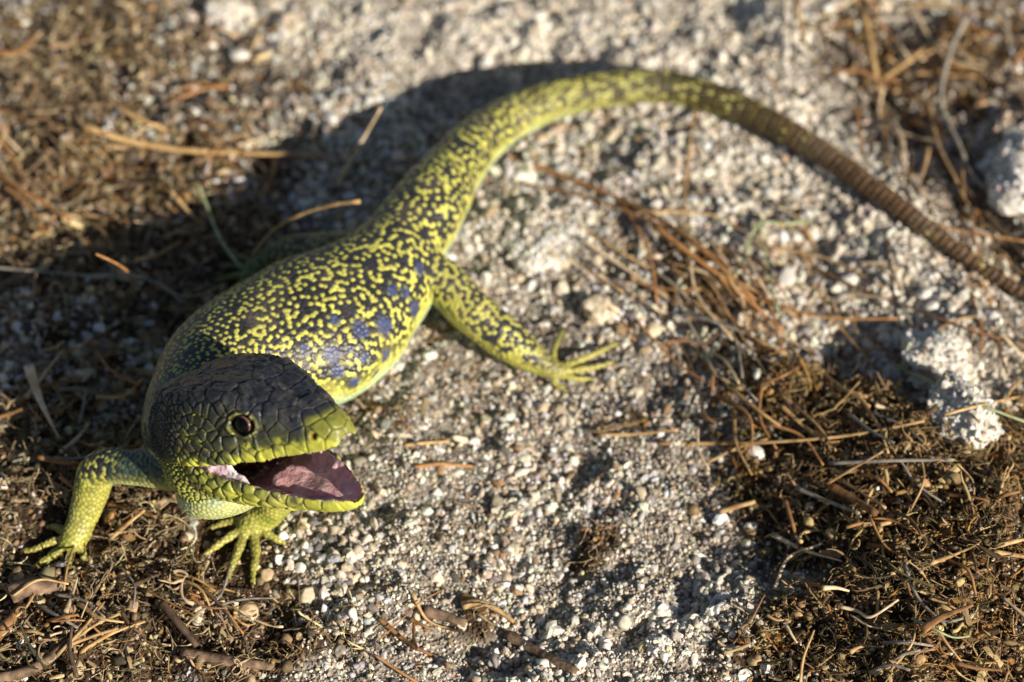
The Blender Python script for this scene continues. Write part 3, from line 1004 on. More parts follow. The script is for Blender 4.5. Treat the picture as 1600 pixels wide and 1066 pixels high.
b.inputs['Subsurface Scale'].default_value = 0.0015
b.inputs['Subsurface Radius'].default_value = (1.0, 0.35, 0.25)
bp = add(nt, 'ShaderNodeBump')
bp.inputs['Strength'].default_value = 0.35
bp.inputs['Distance'].default_value = 0.0003
nt.links.new(n1.outputs[0], bp.inputs['Height'])
nt.links.new(bp.outputs[0], b.inputs['Normal'])
body_me.materials.clear()
body_me.materials.append(m_skin)
body_me.name = 'lizard_body'
base = px(500, 560, 0)
base[2] = 0
lizard = bpy.data.objects.new('lizard', None)
lizard.empty_display_size = 0.02
lizard.location = Vector(base * CM)
COL.objects.link(lizard)
tag(lizard, 'yellow spotted black and green lizard with its mouth open, standing on gritty ground', 'lizard')


def under(name, me, label=None):
    o = link(name, me, lizard)
    o.matrix_parent_inverse = Matrix.Translation(Vector(-base * CM))
    if label:
        o['label'] = label
    return o


under('body', body_me)

# eyes
m_iris, nt, b = principled('eye_iris', 0.03, 0.22)
tc = add(nt, 'ShaderNodeTexCoord')
sep = add(nt, 'ShaderNodeSeparateXYZ')
nt.links.new(tc.outputs['Object'], sep.inputs[0])
le = add(nt, 'ShaderNodeVectorMath', operation='LENGTH')
cx = add(nt, 'ShaderNodeCombineXYZ')
nt.links.new(sep.outputs['X'], cx.inputs['X'])
nt.links.new(sep.outputs['Y'], cx.inputs['Y'])
nt.links.new(cx.outputs[0], le.inputs[0])
ramp = add(nt, 'ShaderNodeValToRGB')
mr = add(nt, 'ShaderNodeMapRange')
mr.inputs[2].default_value = 0.0038
nt.links.new(le.outputs['Value'], mr.inputs[0])
nt.links.new(mr.outputs[0], ramp.inputs[0])
er = ramp.color_ramp
er.elements[0].position, er.elements[0].color = 0.0, (0.003, 0.003, 0.004, 1)
er.elements[1].position, er.elements[1].color = 0.585, (0.004, 0.003, 0.003, 1)
for p, c in ((0.62, lin(84, 60, 52)), (0.70, lin(140, 106, 94)), (0.76, lin(84, 58, 50)), (0.81, (0.02, 0.01, 0.01)), (1.0, (0.01, 0.008, 0.008))):
    el = er.elements.new(p)
    el.color = (*c, 1)
no = add(nt, 'ShaderNodeTexNoise')
no.inputs['Scale'].default_value = 900
mx = add(nt, 'ShaderNodeMixRGB', blend_type='MULTIPLY')
mx.inputs[0].default_value = 0.5
nt.links.new(tc.outputs['Object'], no.inputs['Vector'])
nt.links.new(ramp.outputs[0], mx.inputs[1])
nt.links.new(no.outputs[0], mx.inputs[2])
nt.links.new(mx.outputs[0], b.inputs['Base Color'])
b.inputs['Coat Weight'].default_value = 0.0
b.inputs['Coat Roughness'].default_value = 0.02
bm = bmesh.new()
bmesh.ops.create_uvsphere(bm, u_segments=40, v_segments=24, radius=0.31 * CM)
eye_me = bpy.data.meshes.new('eye')
bm.to_mesh(eye_me)
bm.free()
eye_me.materials.append(m_iris)
eye_me.polygons.foreach_set('use_smooth', np.ones(len(eye_me.polygons), bool))
for c, nrm, _, _ in EYES:
    o = under('eye', eye_me)
    o.location = Vector(c * CM)
    gaze = Vector(nrm) + 0.22 * Vector(HM @ np.array([-0.6, 0, -0.45]))
    o.rotation_euler = gaze.to_track_quat('Z', 'Y').to_euler()

# tongue on the floor of the mouth
m_tong, nt, b = principled('tongue_flesh', 0.14, 0.6)
tc = add(nt, 'ShaderNodeTexCoord')
no = add(nt, 'ShaderNodeTexNoise')
no.inputs['Scale'].default_value = 300
no.inputs['Detail'].default_value = 5
rp = add(nt, 'ShaderNodeValToRGB')
rp.color_ramp.elements[0].position, rp.color_ramp.elements[0].color = 0.35, (*lin(206, 150, 156), 1)
rp.color_ramp.elements[1].position, rp.color_ramp.elements[1].color = 0.68, (*lin(246, 206, 198), 1)
nt.links.new(tc.outputs['Object'], no.inputs['Vector'])
nt.links.new(no.outputs[0], rp.inputs[0])
nt.links.new(rp.outputs[0], b.inputs['Base Color'])
b.inputs['Subsurface Weight'].default_value = 0.3
b.inputs['Subsurface Scale'].default_value = 0.0015
bp = add(nt, 'ShaderNodeBump')
bp.inputs['Strength'].default_value = 0.9
bp.inputs['Distance'].default_value = 0.0012
nt.links.new(no.outputs[0], bp.inputs['Height'])
nt.links.new(bp.outputs[0], b.inputs['Normal'])
xs = np.linspace(2.35, 4.55, 40)
rings = []
for x in xs:
    t = (x - 2.35) / 2.2
    w = 0.62 * math.sin(math.pi * min(1, 0.28 + 0.72 * t)) ** 0.7 + 0.04
    w *= (0.92 - 0.35 * t) * (1 + 0.06 * math.sin(14 * t))
    hgt = 0.20 * (1 - t) ** 0.6 * (1 + 0.30 * math.sin(9 * t + 1)) + 0.02
    th = np.linspace(0, 2 * math.pi, 28, endpoint=False)
    y = w * np.cos(th)
    z = -0.42 + 0.20 * t + hgt * np.sin(th) * np.where(np.sin(th) > 0, 1 - 0.28 * np.exp(-(y / (0.25 * w + 0.02)) ** 2), 0.5)
    rings.append(np.column_stack([np.full(28, x), y, z]))
v, f = loft(h2w(j2h(np.array(rings))))
under('tongue', make_mesh('tongue', v, f, m_tong), 'pink tongue lying in the open mouth')

# claws
m_claw, nt, b = principled('claw_horn', 0.3, 0.5)
b.inputs['Base Color'].default_value = (*lin(92, 78, 50), 1)
for tip, d, r in TOES:
    L = 0.26
    t = np.linspace(0, 1, 9)
    P = tip - d * 0.06 + d * (t * L)[:, None] + np.array([0, 0, 1.0]) * (0.07 * np.sin(t * math.pi) - 0.09 * t ** 2)[:, None]
    v, f = tube(P, r * 0.75 * (1 - t) ** 0.8 + 0.008, m=8)
    under('claw', make_mesh('claw', v, f, m_claw))
# ------------------------------------------------------------------ loose grit and litter that nobody could count
def instancer_material(name, rough, spread=0.25, bump=0.0):
    m, nt, b = principled(name, rough, 0.3)
    at = add(nt, 'ShaderNodeAttribute', attribute_name='tint')
    at.attribute_type = 'INSTANCER'
    tc = add(nt, 'ShaderNodeTexCoord')
    no = add(nt, 'ShaderNodeTexNoise')
    no.inputs['Scale'].default_value = 3.0
    no.inputs['Detail'].default_value = 4
    nt.links.new(tc.outputs['Object'], no.inputs['Vector'])
    mr = add(nt, 'ShaderNodeMapRange')
    mr.inputs[1].default_value, mr.inputs[2].default_value = 0.3, 0.7
    mr.inputs[3].default_value, mr.inputs[4].default_value = 1 - spread, 1 + spread * 0.6
    nt.links.new(no.outputs[0], mr.inputs[0])
    hv = add(nt, 'ShaderNodeHueSaturation')
    nt.links.new(mr.outputs[0], hv.inputs['Value'])
    nt.links.new(at.outputs['Color'], hv.inputs['Color'])
    nt.links.new(hv.outputs[0], b.inputs['Base Color'])
    return m


def rock_mesh(name, sub, seed, amp=0.28, flat=0.8, smooth=True):
    bm = bmesh.new()
    bmesh.ops.create_icosphere(bm, subdivisions=sub, radius=0.5)
    r = np.random.default_rng(seed)
    ax = 1 + 0.28 * r.normal(size=3)
    ax[2] *= flat
    co = np.array([v.co for v in bm.verts])
    off = r.random(3) * 40
    n = N1.fbm(co + off, 2.1, 3)
    co = co * (1 + amp * n)[:, None] * ax
    # a few chipped faces
    for _ in range(4):
        d = r.normal(size=3)
        d /= np.linalg.norm(d)
        lim = 0.36 + 0.1 * r.random()
        over = co @ d - lim
        co = co - np.clip(over, 0, None)[:, None] * d * 0.85
    for v, c in zip(bm.verts, co):
        v.co = c
    me = bpy.data.meshes.new(name)
    bm.to_mesh(me)
    bm.free()
    me.polygons.foreach_set('use_smooth', np.full(len(me.polygons), smooth))
    return me


def fibre_mesh(name, seed, length=1.0, rad=0.03, curl=1.0, seg=9, branches=0):
    r = np.random.default_rng(seed)
    vs, fs, off = [], [], 0
    for bnum in range(1 + branches):
        d = np.append(r.normal(size=2), 0.15 * r.normal())
        d /= np.linalg.norm(d)
        p = np.zeros(3) if bnum == 0 else vs[0][r.integers(4, max(5, len(vs[0]) - 12))]
        L = length * (1.0 if bnum == 0 else 0.5 * r.random() + 0.2)
        P = [p - d * L * 0.5 if bnum == 0 else p]
        turn = r.normal() * curl
        for k in range(seg):
            turn += r.normal() * curl * 0.5
            c, s = math.cos(turn * 0.25), math.sin(turn * 0.25)
            d = np.array([d[0] * c - d[1] * s, d[0] * s + d[1] * c, np.clip(d[2] + 0.22 * r.normal() * curl, -0.5, 0.5)])
            d /= np.linalg.norm(d)
            P.append(P[-1] + d * L / seg)
        v, f = tube(np.array(P), rad * np.linspace(1, 0.45, seg + 1) * (1 + 0.25 * r.normal(size=seg + 1)).clip(.5, 1.6), m=5)
        vs.append(v)
        fs += [[q + off for q in g] for g in f]
        off += len(v)
    v = np.vstack(vs)
    v = v - v[:, :].mean(0) * [1, 1, 0]
    return make_mesh(name, v, fs, scale=1.0)


def flake_mesh(name, seed):
    r = np.random.default_rng(seed)
    n = 7
    x = np.linspace(-0.5, 0.5, n)
    w = 0.16 * (0.6 + 0.5 * r.random(n))
    z = 0.10 * np.sin(x * 3 + r.random() * 6) * r.random()
    tw = r.normal() * 0.6 * x
    top, bot = [], []
    rows = []
    for k in range(n):
        c, s = math.cos(tw[k]), math.sin(tw[k])
        jag = 0.03 * r.normal()
        rows.append([[x[k] + jag, -w[k] * c, z[k] - w[k] * s], [x[k], 0, z[k] + 0.035], [x[k] - jag, w[k] * c, z[k] + w[k] * s], [x[k], 0, z[k] - 0.03]])
    v, f = loft(np.array(rows))
    return make_mesh(name, v, f, smooth=False, scale=1.0)


def scatter(name, label, pts, rot, scl, idx, tint, variants, mat):
    """one object: every point of a vertex cloud carries one copy of a variant mesh"""
    coll = bpy.data.collections.new(name + '_variants')
    for k, me in enumerate(variants):
        me.materials.append(mat)
        coll.objects.link(bpy.data.objects.new('%s_%02d' % (name, k), me))
    me = bpy.data.meshes.new(name)
    me.vertices.add(len(pts))
    me.vertices.foreach_set('co', (pts * CM).astype(np.float32).ravel())
    for nm, ty, dat, key in (('turn', 'FLOAT_VECTOR', rot, 'vector'), ('size', 'FLOAT_VECTOR', scl * CM, 'vector'), ('pick', 'INT', idx, 'value')):
        a = me.attributes.new(nm, ty, 'POINT')
        a.data.foreach_set(key, np.ascontiguousarray(dat).ravel())
    a = me.attributes.new('tint', 'FLOAT_COLOR', 'POINT')
    a.data.foreach_set('color', np.column_stack([tint, np.ones(len(pts))]).ravel())
    me.materials.append(mat)
    o = link(name, me)
    ng = bpy.data.node_groups.new(name, 'GeometryNodeTree')
    ng.interface.new_socket('Geometry', in_out='INPUT', socket_type='NodeSocketGeometry')
    ng.interface.new_socket('Geometry', in_out='OUTPUT', socket_type='NodeSocketGeometry')
    gi, go = ng.nodes.new('NodeGroupInput'), ng.nodes.new('NodeGroupOutput')
    ci = ng.nodes.new('GeometryNodeCollectionInfo')
    ci.inputs['Collection'].default_value = coll
    ci.inputs['Separate Children'].default_value = True
    ci.inputs['Reset Children'].default_value = True
    ip = ng.nodes.new('GeometryNodeInstanceOnPoints')
    ip.inputs['Pick Instance'].default_value = True
    ng.links.new(gi.outputs[0], ip.inputs['Points'])
    ng.links.new(ci.outputs[0], ip.inputs['Instance'])
    for nm, ty, sock in (('pick', 'INT', 'Instance Index'), ('turn', 'FLOAT_VECTOR', 'Rotation'), ('size', 'FLOAT_VECTOR', 'Scale')):
        na = ng.nodes.new('GeometryNodeInputNamedAttribute')
        na.data_type = ty
        na.inputs['Name'].default_value = nm
        ng.links.new(na.outputs['Attribute'], ip.inputs[sock])
    ng.links.new(ip.outputs[0], go.inputs[0])
    o.modifiers.new('scatter', 'NODES').node_group = ng
    o['kind'] = 'stuff'
    o['label'] = label
    return o


def throw(n, x0=-27, x1=27, y0=-21, y1=26):
    return np.column_stack([rng.uniform(x0, x1, n), rng.uniform(y0, y1, n)])


def palette(n, cols, w, jitter=0.14):
    c = np.array([lin(*q) for q in cols])[rng.choice(len(cols), n, p=np.array(w) / sum(w))]
    return np.clip(c * (1 + jitter * rng.normal(size=(n, 1))) * (1 + 0.04 * rng.normal(size=(n, 3))), 0.004, 0.8)


def tail_gap(xy):
    g = np.full(len(xy), 99.0)
    for a, b in zip(TAIL_XY, TAIL_XY[1:]):
        t = np.clip(((xy - a) @ (b - a)) / ((b - a) @ (b - a)), 0, 1)
        g = np.minimum(g, np.linalg.norm(xy - a - t[:, None] * (b - a), axis=1))
    return g


GRIT_COL = [(228, 220, 204), (208, 196, 174), (180, 164, 142), (180, 178, 174), (242, 239, 232), (152, 124, 92), (122, 117, 112), (74, 70, 66)]
GRIT_W = [20, 24, 18, 17, 6, 7, 10, 4]
m_grit = instancer_material('grit_grain', 0.75)
# fine and coarse grains
n = 330000
xy = throw(n)
br = field(xy, BROWN) + 0.22 * N3.fbm(xy, 1.3, 2)
keep = rng.random(n) < np.interp(br, [0.2, 0.45, 0.8], [1.0, 0.45, 0.10])
xy, br = xy[keep], br[keep]
n = len(xy)
coarse = smooth01(N2.fbm(xy, 0.33, 2) + 0.35 * smooth01(xy[:, 1], -6, 2), -0.2, 0.6)
d = np.clip(rng.lognormal(np.log(0.066 + 0.045 * coarse), 0.55, n), 0.035, 0.40)
z = ground_at(xy) + d * rng.uniform(-0.05, 0.30, n)
PALE = [(1250, 180, 160, 130), (1410, 420, 110, 130), (1480, 620, 90, 80), (1050, 60, 250, 80), (850, 380, 80, 60), (1020, 1000, 180, 130), (650, 60, 200, 60)]
pf = np.clip(field(xy, PALE), 0, 1)
g_tint = palette(n, GRIT_COL, GRIT_W)
g_tint = g_tint + (np.array(lin(234, 226, 210)) - g_tint) * (pf * rng.uniform(0.2, 0.9, n))[:, None]
g_pts, g_dia = np.column_stack([xy, z]), d

LIT_COL = [(156, 134, 104), (134, 114, 86), (186, 164, 126), (108, 94, 70), (208, 188, 148), (154, 120, 76), (76, 68, 54)]
LIT_W = [22, 20, 16, 14, 8, 9, 8]
m_lit = instancer_material('litter_fibre', 0.85, 0.35)
n = 115000
xy = throw(n)
br = field(xy, BROWN) + 0.25 * N3.fbm(xy, 1.1, 3)
near = np.min([((xy - q) ** 2).sum(1) for q in FEET], axis=0) < 1.25 ** 2
keep = rng.random(n) < np.interp(br, [0.15, 0.45, 0.8, 1.3], [0.0, 0.22, 0.8, 1.0]) * np.where(near, 0.3, 1) * np.where(tail_gap(xy) < 0.65, 0, 1)
xy, br = xy[keep], br[keep]
n = len(xy)
kindr = rng.random(n)
pick = np.where(kindr < 0.58, rng.integers(0, 14, n), np.where(kindr < 0.88, rng.integers(14, 20, n), rng.integers(20, 26, n))).astype(np.int32)
sc = np.where(pick < 14, rng.lognormal(np.log(0.62), 0.45, n), np.where(pick < 20, rng.lognormal(np.log(0.15), 0.5, n), rng.lognormal(np.log(0.30), 0.45, n)))
sc = np.clip(sc, 0.06, 1.7)
z = ground_at(xy) + rng.random(n) ** 1.6 * np.interp(br, [0.3, 1.2], [0.10, 0.55])
near = np.min([((xy - q) ** 2).sum(1) for q in FEET], axis=0) < 1.1 ** 2
z = np.where(near, ground_at(xy) + 0.02, z)
sc = np.where(near, np.minimum(sc, 0.5), sc)
l_tint = palette(n, LIT_COL, LIT_W, 0.2)
damp = smooth01(xy[:, 0] + 0.4 * xy[:, 1], -1.0, 5.0)[:, None]      # the litter on the sunny side of the grit is darker, mossier stuff
l_tint = l_tint * (1 + damp * (np.array([0.84, 0.77, 0.62]) - 1))
rot = np.column_stack([rng.normal(0, 0.35, n), rng.normal(0, 0.35, n), rng.uniform(0, 6.28, n)])
scatter('plant_litter', 'brown crumbled plant litter of fibres, flakes and crumbs', np.column_stack([xy, z]), rot, sc[:, None] * np.ones((n, 3)), pick, l_tint,
        [fibre_mesh('litter_fibre', 200 + k, 1.0, 0.019 + 0.009 * (k % 3), 0.45 + 0.25 * (k % 4), 9, k % 4) for k in range(14)] + [rock_mesh('litter_crumb', 2, 300 + k, 0.5, 0.8) for k in range(6)] + [flake_mesh('litter_flake', 400 + k) for k in range(6)], m_lit)

# orange-brown dead moss
n = 24000
xy = throw(n)
of = field(xy, ORANGE) + 0.2 * N2.fbm(xy, 1.4, 2)
xy = xy[rng.random(n) < smooth01(of, 0.35, 0.9) * 0.95]
n = len(xy)
z = ground_at(xy) + rng.random(n) * 0.28
rot = np.column_stack([rng.normal(0, 0.7, n), rng.normal(0, 0.7, n), rng.uniform(0, 6.28, n)])
scatter('dead_moss', 'rusty orange tufts of dead moss', np.column_stack([xy, z]), rot, rng.uniform(0.25, 0.6, (n, 1)) * np.ones((n, 3)), rng.integers(0, 6, n).astype(np.int32),
        palette(n, [(176, 122, 56), (146, 98, 46), (188, 144, 76), (112, 82, 44), (132, 118, 56)], [4, 5, 3, 4, 5], 0.18), [fibre_mesh('moss_strand', 500 + k, 1.0, 0.035, 1.6, 9, 4) for k in range(6)], instancer_material('moss_strand', 0.9, 0.3))
# ------------------------------------------------------------------ stones, pebbles, stalks and chips that can be picked out one by one
def plain_material(name, c0, c1, scale, rough=0.7, bump=0.0006, stretch=None):
    m, nt, b = principled(name, rough, 0.35)
    tc = add(nt, 'ShaderNodeTexCoord')
    no = add(nt, 'ShaderNodeTexNoise')
    no.inputs['Scale'].default_value = scale
    no.inputs['Detail'].default_value = 6
    oi = add(nt, 'ShaderNodeObjectInfo')
    vm = add(nt, 'ShaderNodeVectorMath', operation='ADD')
    nt.links.new(tc.outputs['Object'], vm.inputs[0])
    nt.links.new(oi.outputs['Random'], vm.inputs[1])
    nt.links.new(vm.outputs[0], no.inputs['Vector'])
    rp = add(nt, 'ShaderNodeValToRGB')
    rp.color_ramp.elements[0].position, rp.color_ramp.elements[0].color = 0.34, (*lin(*c0), 1)
    rp.color_ramp.elements[1].position, rp.color_ramp.elements[1].color = 0.66, (*lin(*c1), 1)
    nt.links.new(no.outputs[0], rp.inputs[0])
    hv = add(nt, 'ShaderNodeHueSaturation')
    mr = add(nt, 'ShaderNodeMapRange')
    mr.inputs[3].default_value, mr.inputs[4].default_value = 0.78, 1.15
    nt.links.new(oi.outputs['Random'], mr.inputs[0])
    nt.links.new(mr.outputs[0], hv.inputs['Value'])
    nt.links.new(rp.outputs[0], hv.inputs['Color'])
    nt.links.new(hv.outputs[0], b.inputs['Base Color'])
    bp = add(nt, 'ShaderNodeBump')
    bp.inputs['Strength'].default_value = 0.6
    bp.inputs['Distance'].default_value = bump
    nt.links.new(no.outputs[0], bp.inputs['Height'])
    nt.links.new(bp.outputs[0], b.inputs['Normal'])
    return m


MAT = {'straw': plain_material('dry_straw', (150, 116, 72), (206, 172, 120), 300, 0.55), 'pale': plain_material('bleached_straw', (186, 160, 122), (226, 206, 172), 260, 0.5),
       'brown': plain_material('brown_stalk', (104, 74, 44), (158, 116, 72), 280), 'dark': plain_material('dark_twig', (58, 46, 36), (104, 84, 64), 260),
       'grey': plain_material('weathered_stalk', (110, 104, 96), (168, 158, 142), 260), 'rust': plain_material('rusty_needle', (140, 96, 56), (184, 136, 84), 280),
       'green': plain_material('fading_blade', (128, 140, 98), (176, 180, 136), 240), 'bark': plain_material('bark', (84, 68, 54), (150, 124, 100), 330, 0.85, 0.0012),
       'stone': plain_material('pale_granite', (190, 182, 168), (238, 233, 222), 420, 0.85, 0.0014), 'pebble': plain_material('cream_pebble', (196, 176, 142), (234, 220, 194), 340, 0.7, 0.0004),
       'white': plain_material('white_pebble', (222, 214, 198), (244, 240, 230), 300, 0.6, 0.0003), 'greyp': plain_material('grey_pebble', (134, 130, 124), (188, 182, 170), 340, 0.7, 0.0004),
       'tan': plain_material('tan_pebble', (168, 142, 112), (208, 184, 150), 340, 0.7, 0.0004)}


def on_ground(x, y, lift=0.0):
    p = px(x, y, 0)
    for _ in range(4):
        p = px(x, y, float(ground_at(p[:2])[0]) + lift)
    return p


def stalk_shape(P, r, r_end=None, flat=1.0, m=7, n=None):
    n = n or max(10, 4 * len(P))
    C_ = catmull(np.array(P), n)
    rr = np.linspace(r, r if r_end is None else r_end, n)
    tt = np.linspace(0, 4, n)
    wob = 1 + 0.12 * N1(np.column_stack([tt * 3.1 + P[0][0], tt * 0 + P[0][1], tt * 0 + 0.5]), 1.0)
    return tube(C_, rr * wob, rr * wob * flat, m=m)


def stalk(name, label, cat, pts, r, mat, lift=0.12, r_end=None, flat=1.0, group=None, over=0.0):
    """pts: photograph pixels, each with an optional lift above the ground in cm"""
    P = [on_ground(p[0], p[1], (p[2] if len(p) > 2 else lift)) for p in pts]
    over = over * np.clip(field(np.array(P)[:, :2], BROWN), 0, 1.1) if over else np.zeros(len(P))
    P = [on_ground(p[0], p[1], (p[2] if len(p) > 2 else lift) + e_) for p, e_ in zip(pts, over)]
    base_ = np.mean(P, axis=0)
    base_[2] = float(ground_at(base_[:2])[0])
    v, f = stalk_shape(np.array(P) - base_, r, r_end, flat)
    o = link(name, make_mesh(name, v, f, MAT[mat]), None, base_)
    return tag(o, label, cat, group)


